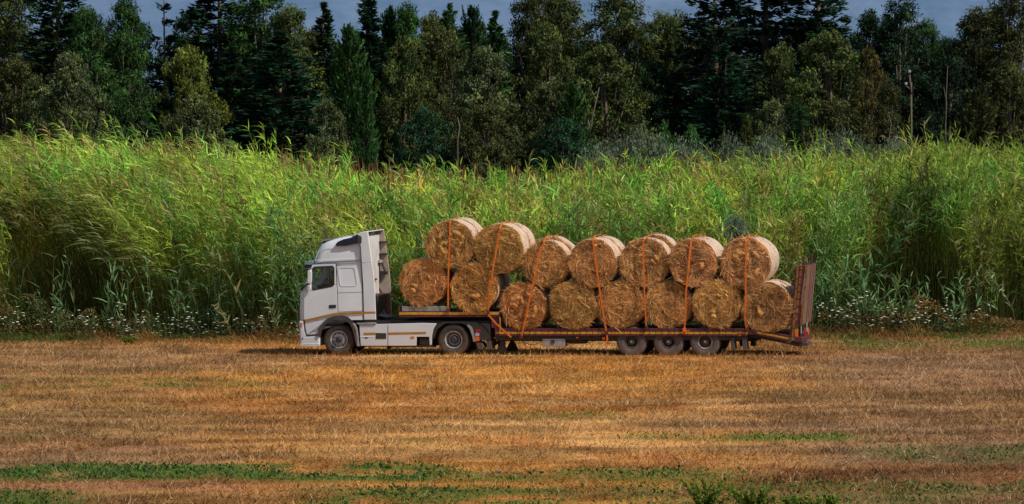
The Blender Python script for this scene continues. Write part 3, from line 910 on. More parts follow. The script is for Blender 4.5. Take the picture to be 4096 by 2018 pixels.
def ramp(y0, y1, near):
    rp_ = MB()
    xa0 = Ee(500, 250)[0]; xa1 = Ee(440, 900)[0]; zt_ = Ee(0, 240)[1]; zb_ = Ee(0, 905)[1]
    zt_ += 0.0
    th = .26
    # two side cheeks, cross tread
    for y in (y0, y1 - .05):
        rp_.prism([(xa0 - th, zt_), (xa0, zt_), (xa1, zb_), (xa1 - th, zb_)], y, y + .05)
    rp_.prism([(xa0 - th * .6, zt_), (xa0 - .05, zt_), (xa1 - .05, zb_), (xa1 - th * .6, zb_)], y0 + .05, y1 - .05)
    rm = rp_.build('ramp', M['maroon'], trailer, bevel=.006)
    g = MB(); n = 7 if near else 6
    for i in range(n):
        w_ = (y1 - y0 - .12) / n; ya = y0 + .06 + w_ * i
        g.prism([(xa0 - .05, zt_ - .01), (xa0 + .015, zt_ - .01), (xa1 + .015, zb_ + .01), (xa1 - .05, zb_ + .01)], ya, ya + w_ * .72)
    g.build('tread_grating', M['grate'], rm)
    yc = y0 + (y1 - y0) * (.62 if near else .3)
    MB().prism([(xa0 - .05, zt_ - .01), (xa0 + .022, zt_ - .01), (xa1 + .022, zb_ + .01), (xa1 - .05, zb_ + .01)], yc, yc + .14).build('ramp_channel', M['maroon'], rm)
    MB().prism([(xa0 - .06, zt_), (xa0 + .02, zt_), (xa1 + .02, zb_), (xa1 - .06, zb_)], y0 - .012, y0 + .01).build('ramp_edge', M['dyellow'], rm)
    if near:
        c = MB(); n2 = 8
        for i in range(n2):
            t = (i + .5) / n2
            x = xa0 + (xa1 - xa0) * t; z = zt_ + (zb_ - zt_) * t
            c.box(x - th + .02, x - .09, y0 - .01, y0 + .002, z - .02, z + .02)
        c.build('ramp_ribs', M['maroon'], rm)
        MB().prism([(xa0 - th + .03, zt_ - .05), (xa0 - th + .10, zt_ - .05), (xa1 - th + .10, zb_ + .05), (xa1 - th + .03, zb_ + .05)], y0 - .006, y0 + .003).build('ramp_stripe', M['dyellow'], rm)
    return xa0, xa1, zt_, zb_


xa0, xa1, rzt, rzb = ramp(.10, 1.55, True)
ramp(1.63, W, False)
for y, dx in ((.12, -.13), (2.0, -.1)):
    MB().prism([(xa0 + dx - .05, rzt - .05), (xa0 + dx + .02, rzt - .05), (xa0 + dx + .05, rzt + .30), (xa0 + dx - .02, rzt + .30)], y, y + .12).build('ramp_stop', M['maroon'], trailer, bevel=.008)
# hydraulic cylinders, lamps
for y, u in ((.25, 412), (1.3, 430)):
    p0 = Ee(u, 1115); p1 = Ee(u + 12, 890)
    cyl = MB().tube([(p0[0], y, p0[1]), (p0[0] + .03, y, (p0[1] + p1[1]) / 2)], .055, 10)
    cyl = cyl.build('hydraulic_cylinder', M['black'], trailer)
    MB().tube([(p0[0] + .03, y, (p0[1] + p1[1]) / 2), (p1[0], y, p1[1])], .03, 8).build('piston_rod', M['steel'], cyl)
lb = MB().box(Ee(352, 0)[0], Ee(440, 0)[0], .02, W - .02, Ee(0, 1100)[1], Ee(0, 1040)[1]).build('rear_crossbar', M['maroon'], trailer, bevel=.01)
MB().box(Ee(352, 0)[0], Ee(392, 0)[0], .05, .10, Ee(0, 1040)[1], Ee(0, 965)[1]).build('tail_lamp', M['orangel'], lb, bevel=.01)
MB().box(Ee(436, 0)[0], Ee(446, 0)[0], 1.4, 1.75, Ee(0, 1040)[1], Ee(0, 965)[1]).build('tail_lamp', M['orangel'], lb, bevel=.01)
MB().box(Ee(436, 0)[0], Ee(446, 0)[0], .6, .95, Ee(0, 1070)[1], Ee(0, 960)[1]).build('tail_lamp', M['redl'], lb, bevel=.01)
hp = [Ee(500, 960), Ee(524, 1040), Ee(505, 1095), Ee(460, 1112), Ee(400, 1110)]
MB().tube([(p[0] - .25, 1.2, p[1]) for p in hp], .014, 6).build('hydraulic_hose', M['black'], trailer)
cp = [Ee(250, 810), Ee(320, 775), Ee(410, 728), Ee(440, 660), Ee(480, 320)]
MB().tube([(p[0], -.06, p[1]) for p in cp], .009, 5).build('chain', M['steel'], trailer)
# dark bulky carrier seen between the decks' loads
MB().box(B(925, 0)[0], B(990, 0)[0], .15, W - .15, dz, zt + .5).build('bulkhead', M['chassis'], trailer, bevel=.02)


# ================================================================== BALES
BW = 1.2


def tint(base, n, lo=.7, hi=1.3, r=None):
    r = r or rng
    return np.array(base)[None, :] * r.uniform(lo, hi, (n, 1))


def ribbons(base, d, side, L, Wd, droop, nseg, prof=None, grav=None):
    N = len(base)
    t = np.linspace(0, 1, nseg + 1)
    if grav is None: grav = np.zeros((N, 3)); grav[:, 2] = -1
    pts = base[:, None, :] + d[:, None, :] * (L[:, None] * t)[:, :, None] + grav[:, None, :] * (droop[:, None] * L[:, None] * t ** 2)[:, :, None]
    w = np.interp(t, [0, .35, 1], [.6, 1, .04]) if prof is None else np.interp(t, np.linspace(0, 1, len(prof)), prof)
    off = side[:, None, :] * (Wd[:, None] * w[None, :] * .5)[:, :, None]
    V = np.stack([pts - off, pts + off], 2)
    idx = np.arange(N)[:, None] * (nseg + 1) * 2 + np.arange(nseg)[None, :] * 2
    Fq = np.stack([idx, idx + 1, idx + 3, idx + 2], -1).reshape(-1, 4)
    return V.reshape(-1, 3), Fq, (nseg + 1) * 2


def unit(a): return a / np.maximum(np.linalg.norm(a, axis=-1, keepdims=True), 1e-9)


def bale_meshes(seed):
    r = np.random.default_rng(seed)
    Rb = .775
    na = 96
    prof = []
    for k in range(19): prof.append((Rb * .96 * k / 18, 0.0))
    prof += [(Rb * .975, .012), (Rb * .99, .045), (Rb, .10), (Rb, .4), (Rb, .8), (Rb, 1.1), (Rb * .99, 1.155), (Rb * .96, 1.19)]
    prof += [(Rb * .9, 1.2), (Rb * .5, 1.2), (.001, 1.2)]
    prof = np.array(prof)
    a = np.linspace(0, 2 * np.pi, na, endpoint=False)
    rad = prof[:, 0][:, None] * np.ones(na); y = prof[:, 1][:, None] * np.ones(na)
    X = rad * np.cos(a); Z = rad * np.sin(a)
    sw_ = np.hypot(X, Z) * 1.0
    # swirl relief on the cut face
    ang = a[None, :] + 2.2 * sw_
    n1 = fbm(sw_ * 7 + 3 * seed, (np.cos(ang) * 1.5 + np.sin(ang * 2)) * 1.2, seed, 4) - .5
    n2 = fbm(X * 4 + seed, Z * 4, seed + 9, 4) - .5
    fm = (np.arange(len(prof)) < 19)[:, None]
    dome = -.05 * (1 - (sw_ / Rb) ** 2)
    yy = y + np.where(fm, n1 * .20 + n2 * .16 + dome, 0) - BW / 2
    lump = 1 + .045 * (fbm(np.cos(a) * 1.5 + 5, np.sin(a) * 1.5 + seed, 3, 2) - .5)[None, :] * 2
    X = X * lump; Z = Z * lump
    V = np.stack([X, yy, Z], -1)
    idx = np.arange(len(prof) - 1)[:, None] * na + np.arange(na)[None, :]
    nx = np.arange(len(prof) - 1)[:, None] * na + ((np.arange(na) + 1) % na)[None, :]
    Fq = np.stack([idx, nx, nx + na, idx + na], -1).reshape(-1, 4)
    dark = np.array([.20, .105, .032]); lite = np.array([.56, .33, .11])
    mixv = np.clip(.6 - n1 * 2.6 - n2 * 1.8, 0, 1)[..., None]
    C = dark * (1 - mixv) + lite * mixv
    core = np_mesh('hay_core', V, Fq, C, M['hay'], True)
    # net
    pr = [(Rb * .985, .05), (Rb + .006, .10), (Rb + .012, .2), (Rb + .010, .6), (Rb + .012, 1.0), (Rb + .006, 1.11), (Rb * .985, 1.16)]
    pr = np.array(pr)
    rad = pr[:, 0][:, None] * lump * (1 + .004 * np.sin(pr[:, 1][:, None] * 40 + a * 3)); 
    V = np.stack([rad * np.cos(a), pr[:, 1][:, None] * np.ones(na) - BW / 2, rad * np.sin(a)], -1)
    idx = np.arange(len(pr) - 1)[:, None] * na + np.arange(na)[None, :]
    nx = np.arange(len(pr) - 1)[:, None] * na + ((np.arange(na) + 1) % na)[None, :]
    net = np_mesh('net_wrap', V, np.stack([idx, nx, nx + na, idx + na], -1).reshape(-1, 4), None, M['net'], True)
    # loose straw on both faces
    Vs = []; Fs = []; Cs = []; off = 0
    for face, n in ((-1, 8500), (1, 700)):
        rr = Rb * np.sqrt(r.uniform(0, .97, n)); th = r.uniform(0, 2 * np.pi, n)
        x = rr * np.cos(th); z = rr * np.sin(th)
        base = np.stack([x, np.full(n, face * (BW / 2 + .03)) + face * r.uniform(-.02, .05, n), z], -1)
        patch = fbm(x * 2.5 + seed, z * 2.5, seed + 4, 2) * 9
        dirang = th + np.pi / 2 + (patch - 4.5) * np.clip(1.25 - rr / Rb, 0.12, 1) + r.normal(0, .55, n)
        d = unit(np.stack([np.cos(dirang), face * r.uniform(-.05, .3, n), np.sin(dirang)], -1))
        side = unit(np.cross(d, np.array([0, 1.0, 0])[None, :] + r.normal(0, .5, (n, 3))))
        L = np.clip(np.exp(r.normal(-1.9, .5, n)), .05, .42) * np.where(rr > .6, .7, 1); Wd = r.uniform(.006, .014, n)
        g = unit(-np.stack([x, np.zeros(n), z], -1)); g[:, 1] = -face * .4
        v, f, k = ribbons(base, d, side, L, Wd, r.uniform(0, .5, n), 2, [.8, 1, .5], g)
        ang = th + 2.2 * rr; mac = fbm(rr * 7 + 3 * seed, (np.cos(ang) * 1.5 + np.sin(ang * 2)) * 1.2, seed, 4)
        shade = 1.4 * r.uniform(.4, 1.2, n) * (.50 + 1.05 * sstep(.3, .68, .5 * mac + .5 * fbm(x * 4, z * 4 + seed, seed + 2, 3)))
        c = np.where(r.uniform(0, 1, n)[:, None] < .12, np.array([.66, .50, .26]), np.where(r.uniform(0, 1, n)[:, None] < .3, np.array([.44, .23, .08]), np.array([.46, .29, .10])))
        c = c * shade[:, None]
        Vs.append(v); Fs.append(f + off); Cs.append(np.repeat(c, k, 0)); off += len(v)
    straw = np_mesh('loose_straw', np.concatenate(Vs), np.concatenate(Fs), np.concatenate(Cs), M['straw'])
    return core, net, straw


variants = [bale_meshes(s) for s in (1, 2, 3, 4, 5, 6)]
bx = [  # photo centre, radius px, tier words
    (1691, 1129, 96, 'L'), (1897, 1152, 99, 'L'), (2094, 1224, 96, 'L'), (2290, 1223, 98, 'L'), (2481, 1218, 98, 'L'), (2671, 1219, 96, 'L'), (2865, 1215, 97, 'L'), (3070, 1231, 101, 'L'),
    (1800, 977, 100, 'U'), (1995, 996, 102, 'U'), (2181, 1054, 94, 'U'), (2375, 1052, 98, 'U'), (2575, 1052, 99, 'U'), (2772, 1052, 98, 'U'), (2985, 1053, 104, 'U')]
near_lab = ['round hay bale with a deep slanting crack, standing lowest and nearest the cab', 'round bale at the rear end of the raised front deck, under the two highest',
            'round hay bale first on the low deck, just behind the step between decks', 'second round bale on the low deck, above the grey toolbox',
            'third round bale on the low deck, just ahead of the trailer wheels', 'round bale of the bottom row above the first two trailer wheels',
            'round bale of the bottom row above the last trailer wheel', 'shaggy loose round bale on the sloping tail against the upright ramps',
            'highest bale at the front, crossed by the vertical strap nearest the cab', 'high bale on the front deck, crossed by the second strap from the cab',
            'smallest top-row bale, crossed by the strap leaning right at its top', 'top-row bale crossed by the strap leaning left at its top',
            'top-row bale in the middle of the low deck with a near vertical strap', 'top-row bale last but one before the ramps', 'large top-row bale at the rear, its pale netted side in full sun']
far_lab = ['far-side bale hidden behind the cracked bale nearest the cab', 'far-side bale behind the second bottom bale of the raised deck', 'far-side bale behind the first bale of the low deck',
           'far-side bale behind the bottom bale above the toolbox', 'far-side bale behind the bottom bale ahead of the wheels', 'far-side bale behind the bottom bale over the first trailer wheels',
           'far-side bale behind the bottom bale over the last trailer wheel', 'far-side bale at the tail, its shaded netting showing beside the ramps',
           'far-side bale whose netted top shows behind the highest front bale', 'far-side bale whose netted top shows behind the second high bale', 'far-side bale peeking over the smallest top-row bale',
           'far-side bale peeking over the top-row bale with the left-leaning strap', 'far-side bale standing proud over the middle top-row bale', 'far-side bale peeking over the last but one top-row bale',
           'far-side bale behind the large rear top-row bale, netting sunlit']
r2_ = random.Random(5)
for row in (0, 1):
    for i, (px0, py0, rad, tier) in enumerate(bx):
        x, z = P(px0, py0)
        s = rad / 99.0 * 1.012
        if row: x += r2_.uniform(-.03, .03); z += r2_.uniform(-.01, .03); s = .99 + r2_.uniform(-.01, .01)
        if row and i == 12: z += .10; x += .12
        vi = (i * 5 + row * 2 + 1) % 6
        y = (.60 if row == 0 else 1.86) + r2_.uniform(-.05, .03) + (.03 if tier == 'L' else 0)
        e = empty('hay_bale', ORG + XH * x + YH * y + np.array([0, 0, z]))
        e.rotation_mode = 'XYZ'
        rot = Matrix.Rotation(YAW + r2_.uniform(-.025, .025), 4, 'Z') @ Matrix.Rotation(r2_.uniform(0, 6.28), 4, 'Y')
        e.rotation_euler = rot.to_euler('XYZ')
        e.scale = (s, 1, s)
        tag(e, near_lab[i] if row == 0 else far_lab[i], 'hay bale', 'round hay bales loaded on the trailer')
        k = r2_.uniform(.88, 1.12); kc = (k * 1.04, k * r2_.uniform(.88, .97), k * r2_.uniform(.8, .98), 1)
        if i in (0, 1, 2): kc = (kc[0] * 1.02, kc[1] * .93, kc[2] * .9, 1)
        for nm, me in zip(('hay_core', 'net_wrap', 'loose_straw'), variants[vi]):
            o = link(nm, me, e); o.color = kc

# ================================================================== STRAPS
def strap(side_pts, lab, tail=None, knot=None):
    """side_pts: (x,z) from the top down on the near face"""
    w = .052
    top = side_pts[0]
    path = [(top[0], W + .12, .9), (top[0], W + .08, top[1] - .35), (top[0], W - .15, top[1] - .06), (top[0], 1.86, top[1] - .02), (top[0], 1.25, top[1] - .05), (top[0], 1.0, top[1] - .01), (top[0], .65, top[1] + .02), (top[0], .12, top[1] + .02)]
    near = [(p[0], -.17 if i else -.05, p[1]) for i, p in enumerate(side_pts)]
    near[-1] = (near[-1][0], -.07, near[-1][2])
    pts = path + near
    mb = MB()
    def band(ps):
        V = [Vector(p) for p in ps]; vv = []
        for i, p in enumerate(V):
            d = (V[min(i + 1, len(V) - 1)] - V[max(i - 1, 0)]).normalized()
            n_ = Vector((0, 1, 0)) if abs(d.y) < .7 else Vector((0, 0, 1))
            s_ = d.cross(n_).normalized() * w / 2; t_ = d.cross(s_).normalized() * .004
            if i and s_.dot(ps_) < 0: s_ = -s_
            ps_ = s_
            vv += [p - s_ - t_, p + s_ - t_, p + s_ + t_, p - s_ + t_]
        f = []
        for i in range(len(V) - 1):
            for k in range(4):
                f.append((i * 4 + k, i * 4 + (k + 1) % 4, i * 4 + 4 + (k + 1) % 4, i * 4 + 4 + k))
        f += [(3, 2, 1, 0), tuple(len(vv) - 4 + k for k in range(4))]
        mb.add(vv, f)
    band(pts)
    if tail: band([(p[0], -.09, p[1]) for p in tail])
    o = mb.build('ratchet_strap', M['orange'], None)
    o.location = ORG; o.rotation_euler = (0, 0, YAW)
    tag(o, lab, 'strap', 'orange straps over the bales')
    p = side_pts[-1]
    rt = MB().box(p[0] - .05, p[0] + .05, -.11, -.05, p[1] - .02, p[1] + .10)
    if knot:
        for a in (0, 1, 2):
            rt.tube([(p[0], -.08, p[1]), (p[0] + [.12, -.1, .16][a], -.1, p[1] - [.06, .05, -.02][a])], .022, 6)
        rt.build('knot', M['orange'], o)
    else:
        rt.build('ratchet', M['maroon'], o, bevel=.01)
    return o


strap([B(526, 82), B(517, 110), B(508, 420), B(502, 560), B(495, 862)], 'orange strap nearest the cab, hanging straight over the first high bale')
strap([B(955, 110), B(940, 150), B(880, 500), B(850, 700), B(832, 878)], 'second orange strap from the cab, its tail running down to the low deck', tail=[B(835, 885), B(900, 960), B(1030, 1078)])
strap([Cc(428, 150), Cc(405, 200), Cc(362, 330), Cc(300, 620), Cc(195, 1075)], 'third orange strap, slanting down to the left to the deck step')
strap([Cc(866, 145), Cc(850, 185), Cc(878, 400), Cc(920, 700), Cc(970, 1035)], 'orange strap slanting down to the right with a loose hanging end', tail=[Cc(972, 1040), Cc(978, 1085), Cc(955, 1138)])
strap([Cc(1355, 142), Cc(1305, 190), Cc(1308, 400), Cc(1318, 700), Cc(1330, 985)], 'orange strap over the middle top-row bale, ending beside the first wheel')
strap([Dd(405, 145), Dd(380, 205), Dd(352, 480), Dd(335, 640), Dd(315, 1010)], 'orange strap knotted to the rail between the trailer wheels', knot=True)
strap([Dd(897, 145), Dd(878, 195), Dd(872, 450), Dd(874, 700), Dd(868, 900), Dd(880, 1005)], 'rearmost orange strap, over the big sunlit bale')

# ================================================================== GROUND
def ground_col(x, y):
    """stubble colour at a world point (linear)"""
    u, v = pix(x, y, 0)
    n1 = fbm(x * .10 + 3, y * .22, 1, 4); n2 = fbm(x * .35, y * .8 + 9, 2, 4); n3 = fbm(x * .05 + 8, y * .5, 6, 3)
    tan = np.array([.58, .29, .072]); pale = np.array([.68, .44, .19]); rust = np.array([.42, .17, .05]); dull = np.array([.32, .21, .10])
    c = tan + (pale - tan) * sstep(.45, .65, n1)[..., None]
    c = c + (rust - c) * (.95 * sstep(.5, .62, n2))[..., None]
    c = c + (dull - c) * (.65 * sstep(.47, .66, n3))[..., None]
    # colour drifts with place: oranger in the middle, duller to the right and the left edge
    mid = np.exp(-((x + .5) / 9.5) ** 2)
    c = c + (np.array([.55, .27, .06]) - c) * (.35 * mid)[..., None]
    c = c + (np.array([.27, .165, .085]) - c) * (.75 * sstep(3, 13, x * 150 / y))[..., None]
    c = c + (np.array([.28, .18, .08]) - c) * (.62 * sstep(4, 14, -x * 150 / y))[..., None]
    def band(u0, u1, v0, v1, tgt, k):
        nonlocal c
        m_ = sstep(u0 - 200, u0 + 250, u) * (1 - sstep(u1 - 300, u1 + 200, u)) * sstep(v0 - 12, v0 + 12, v) * (1 - sstep(v1 - 12, v1 + 12, v)) * sstep(.25, .5, fbm(x * .6, y * .6 + u0, 16, 3))
        c = c + (np.array(tgt) - c) * (k * m_)[..., None]
    band(500, 2000, 1600, 1668, (.40, .17, .045), .7); band(-300, 700, 1590, 1660, (.40, .25, .075), .6); band(900, 3300, 1480, 1590, (.66, .34, .075), .5)
    band(2700, 4400, 1560, 1606, (.24, .15, .06), .7); band(1200, 2600, 1680, 1850, (.74, .44, .16), .5); band(-400, 900, 1780, 1862, (.52, .30, .16), .5)
    band(3000, 4400, 1860, 1975, (.24, .105, .035), .75); band(-400, 1500, 1935, 1965, (.45, .21, .12), .6); band(2700, 3900, 1680, 1740, (.30, .20, .11), .6); band(3300, 4400, 1420, 1560, (.38, .25, .15), .5)
    band(-400, 1100, 1390, 1470, (.44, .27, .14), .5); band(3200, 4400, 1770, 1860, (.27, .19, .11), .6)
    # tyre tracks along the vehicle's path, pressed flat and a little darker
    ly = (x - ORG[0]) * YH[0] + (y - ORG[1]) * YH[1]
    tr = np.maximum(np.exp(-((ly - .3) / .22) ** 2), np.exp(-((ly - 2.2) / .22) ** 2))
    c = c * (1 - .38 * tr[..., None] * (.5 + fbm(x * 2, y * 2, 14, 2)[..., None]))
    # bare and clumped patches
    c = c * (.72 + .60 * sstep(.3, .7, fbm(x * .55 + 2, y * .75, 15, 4)))[..., None]
    g = np.zeros_like(x)
    def blob(u0, u1, v0, v1, k, sc_=1.0):
        nonlocal g
        nn = fbm(x * .7 * sc_ + u0, y * .5 * sc_, 5, 4)
        m_ = sstep(u0 - 150, u0 + 200, u) * (1 - sstep(u1 - 250, u1 + 150, u)) * sstep(v0 - 9, v0 + 9, v) * (1 - sstep(v1 - 9, v1 + 9, v))
        g = np.maximum(g, k * m_ * sstep(.30, .52, nn))
    blob(-500, 1900, 1862, 1926, 1.0); blob(1700, 3000, 1880, 1925, .6); blob(1200, 2300, 1955, 2040, .75); blob(-500, 350, 1965, 2040, .8)
    blob(2500, 3550, 1742, 1764, .9); blob(300, 1050, 1520, 1550, .7); blob(2080, 2430, 1650, 1676, .8); blob(3300, 4300, 1345, 1400, .55); blob(-400, 100, 1740, 1775, .7)
    blob(2400, 4400, 1930, 2040, .4); blob(3450, 4300, 1790, 1850, .35); blob(-300, 300, 1540, 1560, .5); blob(1500, 1900, 1760, 1790, .3)
    c = c + (np.array([.13, .22, .035]) - c) * np.clip(g, 0, 1)[..., None] * .95
    c = c * (.82 + .36 * fbm(x * 1.3, y * 2.2, 12, 3))[..., None]
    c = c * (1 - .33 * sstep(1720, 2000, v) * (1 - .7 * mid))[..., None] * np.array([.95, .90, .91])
    return c, g


def ground_h(x, y):
    h = .10 * (fbm(x * .25, y * .3, 21, 3) - .5)
    far = sstep(151.5, 156, y) + sstep(-8, -11, x) * 0
    nearf = 1 - sstep(139, 146, y)
    return h * np.clip(far + nearf, 0, 1) * 1.0


xs = np.concatenate([[-5000, -2500, -1000, -400, -150, -60], np.linspace(-32, 32, 257), [60, 150, 400, 1000, 2500, 5000]])
ys = np.concatenate([[-60, 0, 40, 65], np.linspace(78, 170, 369), [176, 184, 195, 210, 230, 260, 320, 450, 700, 1100, 1800, 3000, 4200]])
GX, GY = np.meshgrid(xs, ys)
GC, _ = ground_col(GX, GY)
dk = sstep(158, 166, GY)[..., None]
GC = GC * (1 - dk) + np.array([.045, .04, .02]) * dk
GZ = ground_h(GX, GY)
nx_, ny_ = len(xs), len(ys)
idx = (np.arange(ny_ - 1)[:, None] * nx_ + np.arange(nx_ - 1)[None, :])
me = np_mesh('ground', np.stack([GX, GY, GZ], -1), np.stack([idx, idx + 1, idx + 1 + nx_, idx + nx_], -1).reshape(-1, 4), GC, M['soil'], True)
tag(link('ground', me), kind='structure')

# hills: long slope rising behind everything
hx_ = np.linspace(-5000, 5000, 90); hy_ = np.linspace(2500, 9000, 50)
HX, HY = np.meshgrid(hx_, hy_)
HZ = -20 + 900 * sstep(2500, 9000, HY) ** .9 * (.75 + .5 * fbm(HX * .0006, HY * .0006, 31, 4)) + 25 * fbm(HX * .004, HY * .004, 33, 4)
idx = (np.arange(49)[:, None] * 90 + np.arange(89)[None, :])
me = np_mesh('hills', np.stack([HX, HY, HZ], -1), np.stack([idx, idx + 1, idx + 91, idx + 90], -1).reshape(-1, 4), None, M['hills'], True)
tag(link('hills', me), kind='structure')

# ------------------------------------------------------------------ stubble blades
def reed_edge(x):
    return 160.6 + .8 * np.sin(x * .35) + .5 * np.sin(x * 1.1 + 1) - .02 * x + 1.6 * (fbm(x * .9, x * 0 + 3, 17, 3) - .5)


def field_pts(n):
    y = np.sqrt(rng.uniform(84 ** 2, 163 ** 2, n))
    x = rng.uniform(-1, 1, n) * (y * .112 + 1.6)
    return x, y


N = 430000
x, y = field_pts(N)
keep = y < reed_edge(x) + 1.0
x, y = x[keep], y[keep]; N = len(x)
c, g = ground_col(x, y)
z = ground_h(x, y)
cl = fbm(x * 1.1, y * 1.6, 41, 3)
tall = sstep(.52, .66, cl)
ly_ = (x - ORG[0]) * YH[0] + (y - ORG[1]) * YH[1]
trk = np.maximum(np.exp(-((ly_ - .3) / .25) ** 2), np.exp(-((ly_ - 2.2) / .25) ** 2))
L = rng.uniform(.05, .19, N) * (1 + 1.1 * tall) * np.interp(y, [90, 130], [.85, 1.1]) * (1 - .25 * g) * (1 - .6 * trk)
az = rng.uniform(0, 2 * np.pi, N) * .9 + 8 * fbm(x * .5, y * .5, 44, 3)
el = rng.uniform(.0, 1.0, N) ** 1.3 * 1.3
d = np.stack([np.cos(az) * np.cos(el), np.sin(az) * np.cos(el), np.sin(el)], -1)
side = unit(np.cross(d, rng.normal(0, 1, (N, 3))))
Wd = rng.uniform(.010, .026, N)
base = np.stack([x, y, z - .005], -1)
V = np.stack([base - side * Wd[:, None] / 2, base + side * Wd[:, None] / 2, base + d * L[:, None] + np.array([0, 0, -1.0]) * (L * .15)[:, None]], 1)
cc = c * rng.uniform(.55, 1.55, (N, 1))
br_ = rng.uniform(0, 1, N) < .06 + .09 * tall
cc[br_] = np.array([.70, .50, .27]) * rng.uniform(.7, 1.05, (br_.sum(), 1)) * (1 - .4 * g[br_, None])
dk_ = rng.uniform(0, 1, N) < .12
cc[dk_] *= .4
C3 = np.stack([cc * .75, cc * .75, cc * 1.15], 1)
me = np_mesh('stubble', V, np.arange(3 * N).reshape(-1, 3), C3, M['dry'])
tag(link('stubble', me), 'dry golden stubble and mown straw covering the field', 'stubble', kind='stuff')

# broad leaved weeds in the green strips
n = 260000
x, y = field_pts(n)
c, g = ground_col(x, y)
keep = (rng.uniform(0, 1, n) < g ** 1.4 * .85) & (y < 160)
x, y, g = x[keep], y[keep], g[keep]; n = len(x)
u_, v_ = pix(x, y, 0)
az = rng.uniform(0, 2 * np.pi, n); el = rng.uniform(.2, 1.3, n)
d = np.stack([np.cos(az) * np.cos(el), np.sin(az) * np.cos(el), np.sin(el)], -1)
side = unit(np.cross(d, np.array([0, 0, 1.0]) + rng.normal(0, .4, (n, 3))))
near_ = sstep(135, 100, y)
L = rng.uniform(.04, .09, n) * (1 + near_ * .3) * (.7 + fbm(x * 2, y * 2, 51, 2)); 
V, Fq, k = ribbons(np.stack([x, y, rng.uniform(0, .07, n)], -1), d, side, L, L * .42, np.full(n, .3), 2, [.3, 1, .1])
gc = np.where(rng.uniform(0, 1, (n, 1)) < .35, np.array([.10, .17, .035]), np.array([.05, .105, .026])) * rng.uniform(.5, 1.5, (n, 1))
bright = ((v_ < 1800))[:, None]
gc = np.where(bright, gc * np.array([1.5, 1.35, .9]), gc)
me = np_mesh('low_weeds', V, Fq, np.repeat(gc, k, 0), M['leaf'])
tag(link('low_weeds', me), 'low green weeds growing in strips through the stubble', 'weeds', kind='stuff')

# ================================================================== REEDS
def add_reeds(x, y, H, lean, Vs, Fs, Cs, offs, nleaf=15, wind=0.0, tmin=.25, colr=None, Lsc=1.0, stemw=.022, nseg=3, upright=0.0):
    n = len(x)
    base = np.stack([x, y, np.zeros(n)], -1)
    # stem as a ribbon of 4 segments with quadratic lean
    ts = np.linspace(0, 1, 6)
    sp = base[:, None, :] + np.stack([lean[:, 0:1] * H[:, None] * ts ** 2, lean[:, 1:2] * H[:, None] * ts ** 2, H[:, None] * ts * (1 - .10 * ts * np.hypot(lean[:, 0:1], lean[:, 1:2]))], -1)
    wv = np.interp(ts, [0, .7, 1], [1, .8, .25]) * stemw
    sd = np.zeros((n, 1, 3)); sd[:, 0, 0] = 1
    V = np.stack([sp - sd * wv[None, :, None] / 2, sp + sd * wv[None, :, None] / 2], 2).reshape(-1, 3)
    idx = np.arange(n)[:, None] * 12 + np.arange(5)[None, :] * 2
    Fq = np.stack([idx, idx + 1, idx + 3, idx + 2], -1).reshape(-1, 4)
    sc_ = (colr * np.array([1.05, .9, .8]) * .9)[:, None, :] * np.interp(ts, [0, .45, .8], [.22, .35, 1])[None, :, None]  # darker old stem bases, with the bed's shade put into their colour
    Vs.append(V); Fs.append(Fq + offs[0]); Cs.append(np.repeat(sc_.reshape(-1, 3), 2, 0)); offs[0] += len(V)
    # leaves
    t = rng.uniform(0, 1, (n, nleaf)); t = tmin[:, None] + (1 - tmin[:, None]) * t ** .75
    lb = base[:, None, :] + np.stack([lean[:, 0:1] * H[:, None] * t ** 2, lean[:, 1:2] * H[:, None] * t ** 2, H[:, None] * t * (1 - .10 * t * np.hypot(lean[:, 0:1], lean[:, 1:2]))], -1)
    az = rng.uniform(0, 2 * np.pi, (n, nleaf)); el = rng.uniform(.45, 1.4, (n, nleaf)) + upright * .1
    d = np.stack([np.cos(az) * np.cos(el), np.sin(az) * np.cos(el), np.sin(el)], -1)
    d[..., 0] += wind[:, None] * rng.uniform(.3, 1.1, (n, nleaf))
    d = unit(d).reshape(-1, 3); m_ = n * nleaf
    lb = lb.reshape(-1, 3)
    L = (rng.uniform(.32, .72, (n, nleaf)) * Lsc * (1.1 - .35 * t)).ravel()
    side = unit(np.cross(d, np.array([0, 0, 1.0]) + rng.normal(0, .55, (m_, 3))))
    Wd = rng.uniform(.032, .062, m_) * (L / .5) ** .5
    droop = rng.uniform(.05, .75, m_) * (1 - .4 * upright)
    g_ = np.zeros((m_, 3)); g_[:, 2] = -1; g_[:, 0] = np.repeat(wind, nleaf) * .6
    V, Fq, k = ribbons(lb, d, side, L, Wd, droop, nseg, None, g_)
    lc = np.repeat(colr[:, None, :], nleaf, 1).reshape(-1, 3) * rng.uniform(.6, 1.5, (m_, 1))
    # older leaves low down yellow and brown
    old = (rng.uniform(0, 1, (n, nleaf)) < np.clip(.22 - .2 * t, 0, 1)).ravel()
    lc[old] = np.array([.32, .23, .10]) * rng.uniform(.4, 1.1, (old.sum(), 1))
    Vs.append(V); Fs.append(Fq + offs[0]); Cs.append(np.repeat(lc, k, 0)); offs[0] += len(V)


